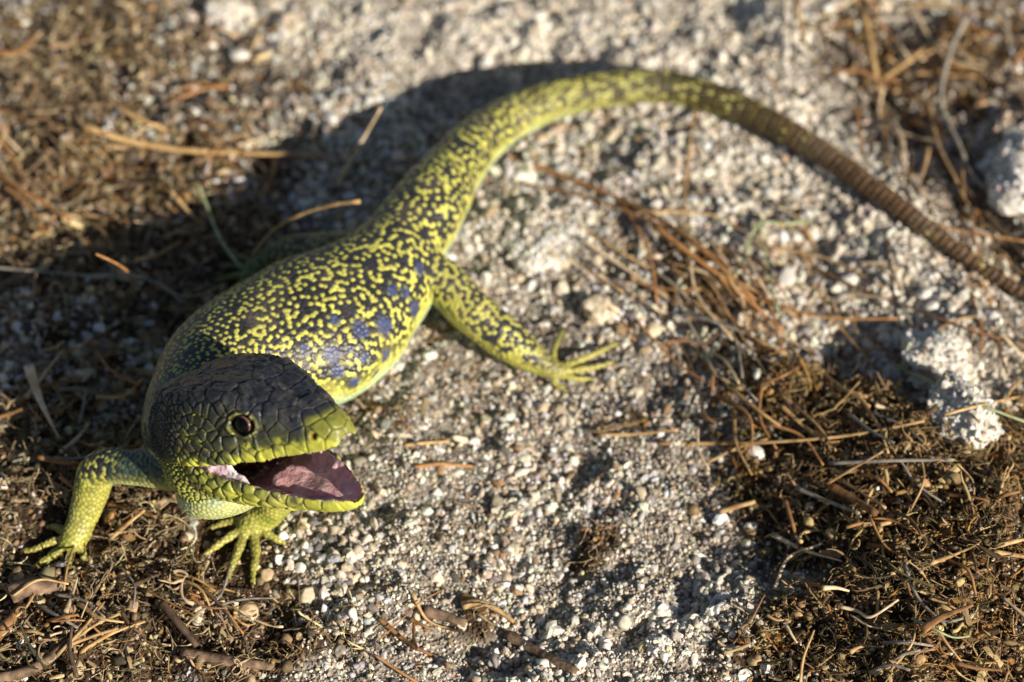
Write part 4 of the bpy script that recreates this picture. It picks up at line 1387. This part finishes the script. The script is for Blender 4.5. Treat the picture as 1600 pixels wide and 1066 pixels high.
ST = [
 ('dry_stalk', 'long straight pale stalk lying across the brown moss', [(128, 197, .3), (200, 220, .45), (290, 235, .5), (400, 240, .5), (512, 243, .5)], .14, 'straw', .2, .06),
 ('dry_stalk', 'pale upright straw leaning out of the shadow of the tail base', [(525, 292, .1), (545, 255, 1.0), (570, 212, 1.9), (595, 168, 2.9)], .075, 'pale', .2, .06),
 ('dry_stalk', 'bent straw with a sunlit end beside the shaded hind foot', [(562, 315, 4.2), (520, 320, 3.6), (470, 335, 2.6), (425, 362, 1.3), (395, 400, .15)], .075, 'straw', .2, .05),
 ('dry_stalk', 'long thin grey stalk crossing the shadow of the body', [(-20, 417, .5), (60, 424, .5), (140, 431, .5), (215, 432, .5), (255, 448, .3), (288, 472, .1)], .05, 'grey', .3, .05),
 ('dry_stalk', 'short glowing straw tip standing in the shaded litter', [(200, 425, 2.2), (182, 412, 2.9), (150, 397, 3.6)], .05, 'rust', .3, .04),
 ('pine_needle', 'thick brown needle running from under the tail base over the grit', [(778, 238, .1), (860, 268, .2), (960, 308, .3), (1040, 348, .3), (1110, 402, .35), (1180, 470, .3)], .10, 'brown', .2, .07),
 ('pine_needle', 'thin needle lying along the thick brown needle', [(800, 283, .1), (900, 304, .2), (1000, 338, .3), (1085, 378, .3), (1170, 440, .3)], .055, 'brown', .2, .04),
 ('pine_needle', 'slender curved needle over the pale lump beside the tail', [(828, 320, .2), (900, 352, .25), (980, 400, .3), (1060, 450, .3), (1150, 530, .3)], .05, 'straw', .2, .04),
 ('pine_needle', 'rusty red needle end pointing at the dead moss', [(1020, 352, .35), (1085, 402, .4), (1150, 452, .4), (1225, 520, .2)], .11, 'rust', .2, .06),
 ('pine_needle', 'straight needle beside the bleached leaf in the litter', [(1040, 412, .3), (1100, 455, .3), (1165, 520, .3), (1250, 585, .2)], .055, 'brown', .2, .04),
 ('dry_stalk', 'upright tan stalk under the arch of the tail', [(1086, 168, .2), (1078, 230, .2), (1072, 290, .25), (1070, 335, .1)], .06, 'straw', .2, .05),
 ('grass_blade', 'pale yellow folded grass blade under the far tail', [(1265, 345, .4), (1225, 350, .6), (1185, 348, .7), (1168, 390, .4), (1148, 432, .1)], .085, 'green', .2, .05),
 ('grass_blade', 'narrow green blade hanging below the folded grass blade', [(1188, 352, .6), (1195, 400, .4), (1208, 455, .2), (1220, 500, .1)], .055, 'green', .2, .04),
 ('dry_stalk', 'long sunlit straw lying over the brown moss mound', [(1026, 693, .25), (1120, 693, .4), (1220, 690, .4), (1330, 680, .35), (1445, 658, .3)], .062, 'straw', .3, .04),
 ('dry_stalk', 'short straw pointing at the start of the long sunlit straw', [(934, 680, .15), (1000, 678, .2), (1060, 671, .25)], .055, 'straw', .2, .04),
 ('dry_stalk', 'grey straight stalk under the long sunlit straw', [(1295, 724, .3), (1390, 720, .4), (1490, 719, .4)], .06, 'grey', .3, .05),
 ('dry_stalk', 'upright knobbly stalk at the edge of the needle bed', [(1348, 15, .9), (1362, 80, .9), (1372, 135, .9), (1381, 190, .6), (1386, 265, .15)], .11, 'straw', .3, .06),
 ('dry_stalk', 'long kinked stalk winding through the needle bed', [(1512, 25, 1.2), (1485, 80, 1.3), (1470, 160, 1.2), (1498, 225, 1.0), (1525, 280, .8), (1610, 355, .4)], .11, 'grey', .4, .06),
 ('dry_stalk', 'straight straw slanting across the needle bed', [(1480, 50, 1.1), (1430, 88, 1.1), (1378, 125, 1.1)], .10, 'straw', .4, .07),
 ('twig', 'dark twig lying along the edge of the pale ledge', [(1385, 150, .3), (1440, 215, .4), (1500, 285, .4), (1570, 370, .4), (1640, 450, .3)], .14, 'dark', .3, .10),
 ('twig', 'grey stick across the top of the needle bed', [(1360, 30, .5), (1430, 30, .5), (1510, 40, .5)], .10, 'grey', .4, .08),
 ('dry_stalk', 'tan straw touching the thin end of the tail', [(1435, 347, .2), (1510, 362, .3), (1605, 378, .3)], .05, 'rust', .2, .04),
 ('grass_blade', 'pale green blade over the granite lump', [(1400, 570, .3), (1455, 598, .9), (1520, 628, .8), (1610, 662, .4)], .09, 'green', .3, .05),
 ('dry_stalk', 'tan straw crossing the pale green blade', [(1475, 648, .7), (1530, 634, .8), (1592, 620, .7)], .055, 'straw', .4, .04),
 ('pine_needle', 'long thin needle crossing the pale ledge', [(1268, 415, .2), (1330, 445, .3), (1394, 470, .35), (1497, 508, .4), (1610, 545, .3)], .045, 'brown', .2, .035),
 ('pine_needle', 'thin needle resting on the granite lump', [(1355, 525, .3), (1418, 568, .6), (1470, 600, .9), (1530, 660, .7)], .045, 'brown', .2, .035),
 ('twig', 'broken brown stick half sunk in the grit', [(792, 992, .1), (830, 1014, .16), (865, 1032, .15), (902, 1050, .06)], .165, 'bark', .15, .13),
 ('dry_husk', 'curled dry husk lying on the grit', [(722, 948, .15), (745, 942, .3), (775, 952, .25), (803, 972, .1)], .13, 'straw', .2, .06),
 ('bark_chip', 'crumbly brown bark chip beside the curled husk', [(662, 955, .1), (690, 962, .15), (728, 975, .12)], .18, 'bark', .1, .14),
 ('twig', 'slender twig on the grit near the bark chip', [(592, 966, .12), (625, 995, .15), (650, 1012, .15), (684, 1028, .1)], .075, 'brown', .15, .05),
 ('root_fibre', 'hair thin root fibre arching over the grit', [(590, 1002, .1), (628, 968, .5), (655, 942, .6), (695, 920, .1)], .025, 'rust', .2, .02),
 ('dry_stalk', 'short orange straw on the grit beside the snout', [(648, 730, .1), (690, 725, .14), (738, 729, .1)], .06, 'rust', .1, .045),
 ('dry_stalk', 'short tan straw above the orange straw', [(632, 696, .08), (670, 692, .1), (702, 690, .08)], .055, 'straw', .1, .04),
 ('bark_chip', 'fuzzy brown bark lump below the outstretched front foot', [(16, 930, .3), (50, 917, .45), (98, 918, .3)], .30, 'bark', .3, .22),
 ('bark_chip', 'smooth brown wood sliver under the fuzzy bark lump', [(-10, 1000, .2), (15, 972, .35), (34, 948, .3)], .20, 'brown', .3, .12),
 ('root', 'thick woody root rising out of the brown litter', [(-20, 1066, .25), (50, 1046, .35), (100, 1010, .35), (150, 965, .2)], .20, 'bark', .3, .09),
 ('bark_chip', 'long grey brown strip of bark by the dark hollow', [(285, 1022, .15), (335, 1030, .25), (380, 1036, .25), (428, 1042, .1)], .20, 'bark', .2, .13),
 ('twig', 'dark twig leaning into the hollow with pebbles', [(252, 942, .3), (280, 975, .2), (308, 1010, .05)], .14, 'dark', .2, .10),
 ('dry_leaf', 'bleached dry leaf half lit at the edge of the shadow', [(45, 570, .9), (58, 612, .8), (72, 645, .7), (94, 688, .2)], .17, 'pale', .3, .03),
 ('dry_stalk', 'stiff straw standing in the litter between the front feet', [(172, 842, .15), (200, 818, .4), (226, 797, .6)], .07, 'straw', .2, .05),
 ('dry_stalk', 'thin brown straw behind the straw between the front feet', [(166, 787, .1), (205, 796, .2), (245, 808, .15)], .055, 'brown', .2, .04),
 ('dry_leaf', 'bleached leaf lying in the needle litter beyond the hind toes', [(1062, 488, .4), (1110, 500, .45), (1168, 522, .3)], .13, 'grey', .3, .04),
 ('dry_stalk', 'grey stalk lying below the long sunlit straw', [(1243, 762, .3), (1295, 784, .4), (1342, 802, .3)], .07, 'grey', .3, .05),
 ('twig', 'stout tan twig next to the grey stalk in the litter', [(1299, 760, .3), (1335, 782, .4), (1368, 802, .3)], .14, 'brown', .3, .11),
 ('dry_stalk', 'thin straw slanting up from the stout tan twig', [(1292, 756, .4), (1340, 728, .8), (1380, 705, 1.0)], .05, 'straw', .4, .035),
 ('dry_stalk', 'blunt tan straw at the edge of the shadowed hollow', [(1124, 800, .15), (1150, 792, .2), (1180, 784, .2)], .09, 'straw', .2, .07),
 ('dry_stalk', 'brown stalk hanging down into the shadowed hollow', [(1227, 782, .5), (1238, 818, .35), (1250, 858, .1)], .07, 'brown', .3, .05),
 ('grass_blade', 'thin green grass stem in the dark litter', [(1425, 966, .3), (1464, 985, .6), (1490, 996, .6), (1515, 994, .4)], .05, 'green', .3, .03),
 ('root_fibre', 'forked pale root on the orange moss', [(1312, 948, .3), (1340, 955, .45), (1361, 964, .5), (1404, 937, .6)], .055, 'pale', .3, .035),
 ('dry_stalk', 'grey straw lying under the green grass stem', [(1380, 1005, .2), (1420, 1004, .3), (1460, 1010, .3)], .055, 'grey', .3, .04),
 ('dry_stalk', 'tan straw poking out of the litter at the mound foot', [(1250, 1075, .2), (1255, 1030, .5), (1272, 985, .7)], .05, 'straw', .3, .03),
 ('dry_leaf', 'tan leaf scrap caught in the litter mound', [(1440, 985, .5), (1470, 965, .6), (1520, 945, .5)], .14, 'brown', .4, .05),
 ('dry_stalk', 'tan stalk on the mossy grit above the shadow', [(165, 150, .2), (205, 180, .3), (262, 205, .2)], .09, 'straw', .2, .07),
 ('dry_stalk', 'rusty stalk on the orange moss at the shadow edge', [(-10, 268, .2), (40, 300, .3), (110, 345, .2)], .09, 'rust', .2, .07),
 ('dry_leaf', 'curled orange leaf on the mossy grit', [(-10, 78, .3), (25, 82, .5), (55, 55, .3)], .16, 'rust', .3, .08),
 ('dry_stalk', 'forked straw end under the long straight pale stalk', [(425, 240, .4), (428, 268, .3), (405, 312, .1)], .09, 'straw', .2, .05),
 ('dry_stalk', 'greyish stem rising from the shade beside the hind foot', [(308, 285, .6), (322, 320, .6), (345, 375, .4), (378, 420, .1)], .06, 'green', .2, .05),
]
for name, label, pts, r, mat, lift, r_end in ST:
    cat = name.replace('_', ' ')
    flat = 0.28 if 'leaf' in name or 'blade' in name else 1.0
    stalk(name, label, cat, pts, r, mat, lift, r_end, flat, None, 0.0 if 'bark' in name or name in ('root', 'dry_husk') else 0.40)

# needles that only their place tells apart
NEED = [(1430, 130, 130, 120, 46, 1.0, 'in the needle bed beyond the pale ledge'), (1550, 90, 80, 90, 26, 0.6, 'in the needle bed beyond the kinked stalk'), (1460, 330, 60, 140, 22, 1.25, 'beside the thin end of the tail'),
        (1540, 520, 60, 90, 12, 1.2, 'below the end of the tail'), (1140, 460, 140, 75, 42, 0.66, 'in the band of needles beyond the hind toes'), (1330, 640, 120, 60, 14, 0.2, 'on the orange moss mound'),
        (1450, 780, 140, 120, 18, 0.3, 'in the litter below the granite lumps'), (1400, 960, 160, 90, 24, 0.2, 'in the litter round the green grass stem'), (1150, 650, 110, 50, 12, 0.5, 'around the long sunlit straw'),
        (1080, 560, 80, 40, 8, 0.9, 'on the dark grit past the hind toes'), (90, 260, 120, 140, 24, 0.5, 'on the mossy grit at the edge of the shadow'), (300, 180, 160, 110, 18, 0.3, 'around the long straight pale stalk'),
        (110, 600, 110, 80, 14, -0.6, 'in the shade around the bleached leaf'), (130, 700, 120, 60, 12, -0.3, 'in the litter behind the outstretched front leg'), (120, 960, 140, 90, 20, -0.3, 'in the litter below the outstretched front foot'),
        (330, 960, 110, 70, 10, 0.5, 'around the hollow with pebbles'), (220, 400, 130, 60, 10, 0.2, 'in the shadow of the body'), (650, 1000, 60, 40, 5, 0.6, 'on the grit around the curled husk'), (1380, 480, 70, 60, 6, 0.5, 'on the pale ledge')]
TONES = [('straw', 'straw coloured'), ('brown', 'brown'), ('straw', 'straw coloured'), ('rust', 'rusty orange'), ('dark', 'dark'), ('grey', 'grey'), ('pale', 'bleached')]
for cx_, cy_, rx_, ry_, cnt, ang, where in NEED:
    for _ in range(cnt):
        c = np.array([cx_ + rx_ * rng.normal() * 0.6, cy_ + ry_ * rng.normal() * 0.6])
        if c[1] > 1060 or c[0] < -20 or c[0] > 1620:
            continue
        bed, band = 'bed' in where, 'band' in where
        a = ang + rng.normal() * (0.28 if band else 0.6)
        L = rng.uniform(26, 120) * (1.5 if bed else 2.0 if band else 1.0)
        dv = np.array([math.cos(a), math.sin(a)]) * L / 2
        bend = np.array([-dv[1], dv[0]]) * rng.normal() * 0.3
        l0, l1 = rng.uniform(0.08, 0.5), rng.uniform(0.08, 0.65)
        if bed:
            l0, l1 = l0 + 0.4, l1 + 0.5
        pts = [(*(c - dv), l0), (*(c + bend * 0.6), (l0 + l1) / 2 + 0.1), (*(c + dv), l1)]
        if tail_gap(np.array([px(*q_, 0)[:2] for q_ in (c - dv, c - dv / 2, c, c + dv / 2, c + dv)])).min() < 0.5:
            continue
        mat, tone_ = TONES[int(rng.random() * 7)]
        stalk('pine_needle', 'thin %s needle lying loose %s' % (tone_, where), 'pine needle', pts, rng.uniform(0.03, 0.085) * (1.35 if bed else 0.8 if band else 1.0), mat, 0.2, rng.uniform(0.02, 0.045), 1.0, '%s needles %s' % (tone_, where), 0.22)


GRIT_EXTRA = []


def stone(name, label, cat, x, y, w, d, h, mat, seed, sub=4, amp=0.3, group=None, sink=0.3, rotz=0.0):
    me = rock_mesh(name, sub, seed, amp, 1.0)
    co = np.zeros(len(me.vertices) * 3)
    me.vertices.foreach_get('co', co)
    co = co.reshape(-1, 3)
    lo, hi = co.min(0), co.max(0)
    co = (co - (lo + hi) / 2) / (hi - lo)
    if sub >= 4:
        co *= (1 + 0.10 * N2.fbm(co * 1.0 + seed, 5.0, 3) + 0.05 * N3.fbm(co + seed, 14.0, 2))[:, None]
    co *= [w, d, h]
    co[:, 2] += h * (0.5 - sink)
    me.vertices.foreach_set('co', (co * CM).ravel())
    me.materials.append(MAT[mat])
    me.update()
    at_ = on_ground(x, y, 0.0)
    o = link(name, me, None, at_)
    o.rotation_euler.z = rotz
    if sub >= 5 and mat == 'stone':               # loose grains caught on the crust
        nn_ = np.zeros(len(co) * 3)
        me.vertex_normals.foreach_get('vector', nn_)
        ok_ = np.where(nn_.reshape(-1, 3)[:, 2] > 0.05)[0]
        q = co[rng.choice(ok_, int(70 * w * d + 60))]
        c_, s_ = math.cos(rotz), math.sin(rotz)
        GRIT_EXTRA.append(np.column_stack([q[:, 0] * c_ - q[:, 1] * s_, q[:, 0] * s_ + q[:, 1] * c_, q[:, 2]]) + at_)
    return tag(o, label, cat, group)


stone('stone', 'large pale crusty granite lump at the end of the pale ledge', 'stone', 1496, 650, 2.0, 3.0, 1.7, 'stone', 21, 5, 0.35, rotz=0.3)
stone('stone', 'pale granite lump above the large crusty granite lump', 'stone', 1460, 570, 2.6, 2.3, 1.4, 'stone', 22, 5, 0.35, rotz=-0.5)
stone('stone', 'white granite stone beyond the needle bed', 'stone', 1600, 290, 2.8, 3.8, 2.2, 'stone', 23, 5, 0.3)
stone('stone', 'low pale crusted stone inside the bend of the tail', 'stone', 855, 385, 2.6, 1.9, 0.7, 'stone', 24, 5, 0.35, sink=0.45, rotz=0.4)
stone('stone', 'round knobbly grit lump in the pale sand', 'stone', 1030, 1010, 1.0, 1.1, 0.7, 'stone', 25, 5, 0.4, sink=0.4)
stone('stone', 'tan stone with grit crust between hind toes and needles', 'stone', 938, 492, 1.15, 0.95, 0.7, 'pebble', 26, 5, 0.35, sink=0.3)
stone('stone', 'white broken stone on the far grit edge', 'stone', 352, 22, 1.5, 1.2, 0.8, 'stone', 27, 5, 0.4)
PB = [('white oval pebble shining on the far grit', 375, 90, .72, .50, .42, 'white'), ('round white pebble in the far moss', 120, 56, .36, .36, .3, 'white'), ('white pebble above its dimmer twin', 252, 47, .38, .36, .3, 'white'),
      ('dim white pebble below its brighter twin', 250, 68, .36, .34, .3, 'white'), ('two tone white pebble beside the white oval pebble', 326, 75, .62, .34, .3, 'white'), ('cream pebble on the other side of the white oval pebble', 420, 88, .45, .42, .34, 'pebble'),
      ('upright tan oval pebble beside the snout', 584, 686, .28, .30, .46, 'pebble'), ('tan pebble tucked against the inside of the tail', 872, 203, .46, .42, .36, 'tan'), ('squat tan pebble beside the pebble at the tail', 846, 220, .52, .44, .34, 'tan'),
      ('white pebble on the grit of the pale ledge', 1228, 440, .62, .72, .5, 'white'), ('white knuckle shaped pebble under the thin tail', 1448, 460, .78, .40, .34, 'white'), ('white pebble under the knuckle shaped pebble', 1456, 482, .52, .36, .34, 'white'),
      ('white pebble beside the dark shade of the needle bed', 1552, 505, .5, .62, .46, 'white'), ('white pebble beside the hind toes', 1022, 520, .5, .66, .42, 'pebble'), ('cream pebble on the shaded grit near the white pebble', 1062, 578, .58, .52, .44, 'pebble'),
      ('pale pebble in the mouth of the dark hollow', 312, 952, .46, .42, .42, 'pebble'), ('grey and white pebble in the dark hollow', 346, 962, .40, .50, .46, 'greyp'), ('cream pebble at the bottom of the dark hollow', 310, 972, .40, .40, .38, 'pebble'),
      ('brown round pebble beside the dark hollow', 388, 958, .62, .6, .52, 'tan'), ('tan pebble by the long front toe', 418, 902, .40, .40, .32, 'tan'), ('pale crusty pebble on the edge of the brown litter', 480, 935, .5, .62, .46, 'pebble'),
      ('pale pebble under the front foot with spread toes', 293, 842, .36, .42, .36, 'pebble'), ('cream pebble lying in a row before the dark hollow', 298, 925, .74, .40, .36, 'pebble'), ('small round white pebble on the grit by the front foot', 470, 890, .34, .34, .3, 'white'),
      ('white pebble on the snout side of the broken stick', 850, 1040, .40, .32, .28, 'white'), ('white lump of quartz on the shaded grit', 1180, 710, .62, .5, .4, 'white'), ('white pebble on the litter edge', 1172, 826, .42, .40, .34, 'white')]
for k, (label, x, y, w, d, h, mat) in enumerate(PB):
    stone('pebble', label, 'pebble', x, y, w, d, h, mat, 50 + k, 3, 0.22, sink=0.22, rotz=rng.uniform(-0.5, 0.5))
# pebbles that only their place tells apart
shapes = [rock_mesh('pebble', 3, 700 + k, 0.24, 0.85) for k in range(8)]
keys = ['pebble', 'pebble', 'white', 'greyp', 'tan', 'pebble', 'greyp', 'pebble']
WORDS = {'pebble': 'cream', 'white': 'white', 'greyp': 'grey', 'tan': 'tan'}
for me, kx in zip(shapes, keys):
    me.materials.append(MAT[kx])
cnt = 0
while cnt < 240:
    x, y = rng.uniform(0, 1600), rng.uniform(0, 1060)
    p = px(x, y, 0)
    bf = float(field(p[None, :2], BROWN)[0])
    if rng.random() > np.interp(bf, [0.2, 0.8], [1.0, 0.12]) * (0.22 + 0.78 * (y < 560)) or min(np.linalg.norm(p[:2] - q) for q in FEET) < 0.9:
        continue
    k = rng.integers(0, 8)
    o = bpy.data.objects.new('pebble', shapes[k])
    COL.objects.link(o)
    d = float(np.clip(rng.lognormal(math.log(0.28), 0.28), 0.18, 0.6))
    q = on_ground(x, y, 0.10 * d)
    o.location = Vector(q * CM)
    o.rotation_euler = (rng.normal() * 0.4, rng.normal() * 0.4, rng.uniform(0, 6.28))
    o.scale = (d * CM, d * CM * rng.uniform(0.75, 1.1), d * CM * rng.uniform(0.75, 1.0))
    if bf > 0.55:
        where = 'in the brown litter'
    elif x > 1150 and y < 700:
        where = 'on the pale ledge by the thin tail'
    elif y > 600:
        where = 'on the grit in front of the lizard'
    elif x < 560:
        where = 'on the mossy grit beyond the shaded flank'
    elif y < 130:
        where = 'on the grit beyond the arch of the tail'
    else:
        where = 'on the grit inside the bend of the tail'
    tag(o, 'small rounded %s pebble lying loose %s' % (WORDS[keys[k]], where), 'pebble', '%s pebbles %s' % (WORDS[keys[k]], where))
    cnt += 1

# the grit itself, on the ground and on the crusted stones
ex = np.vstack(GRIT_EXTRA)
ne = len(ex)
g_pts = np.vstack([g_pts, ex])
g_dia = np.concatenate([g_dia, np.clip(rng.lognormal(math.log(0.10), 0.4, ne), 0.05, 0.25)])
g_tint = np.vstack([g_tint, palette(ne, GRIT_COL, [30, 18, 8, 8, 24, 2, 2, 1])])
n = len(g_pts)
scatter('grit', 'pale sandy granite grit covering the ground', g_pts, rng.uniform(0, 6.28, (n, 3)), g_dia[:, None] * rng.uniform(0.75, 1.25, (n, 3)),
        rng.integers(0, 8, n).astype(np.int32), g_tint, [rock_mesh('grit_grain', 2, 100 + k, 0.55, 0.75, k % 4 == 0) for k in range(8)], m_grit)
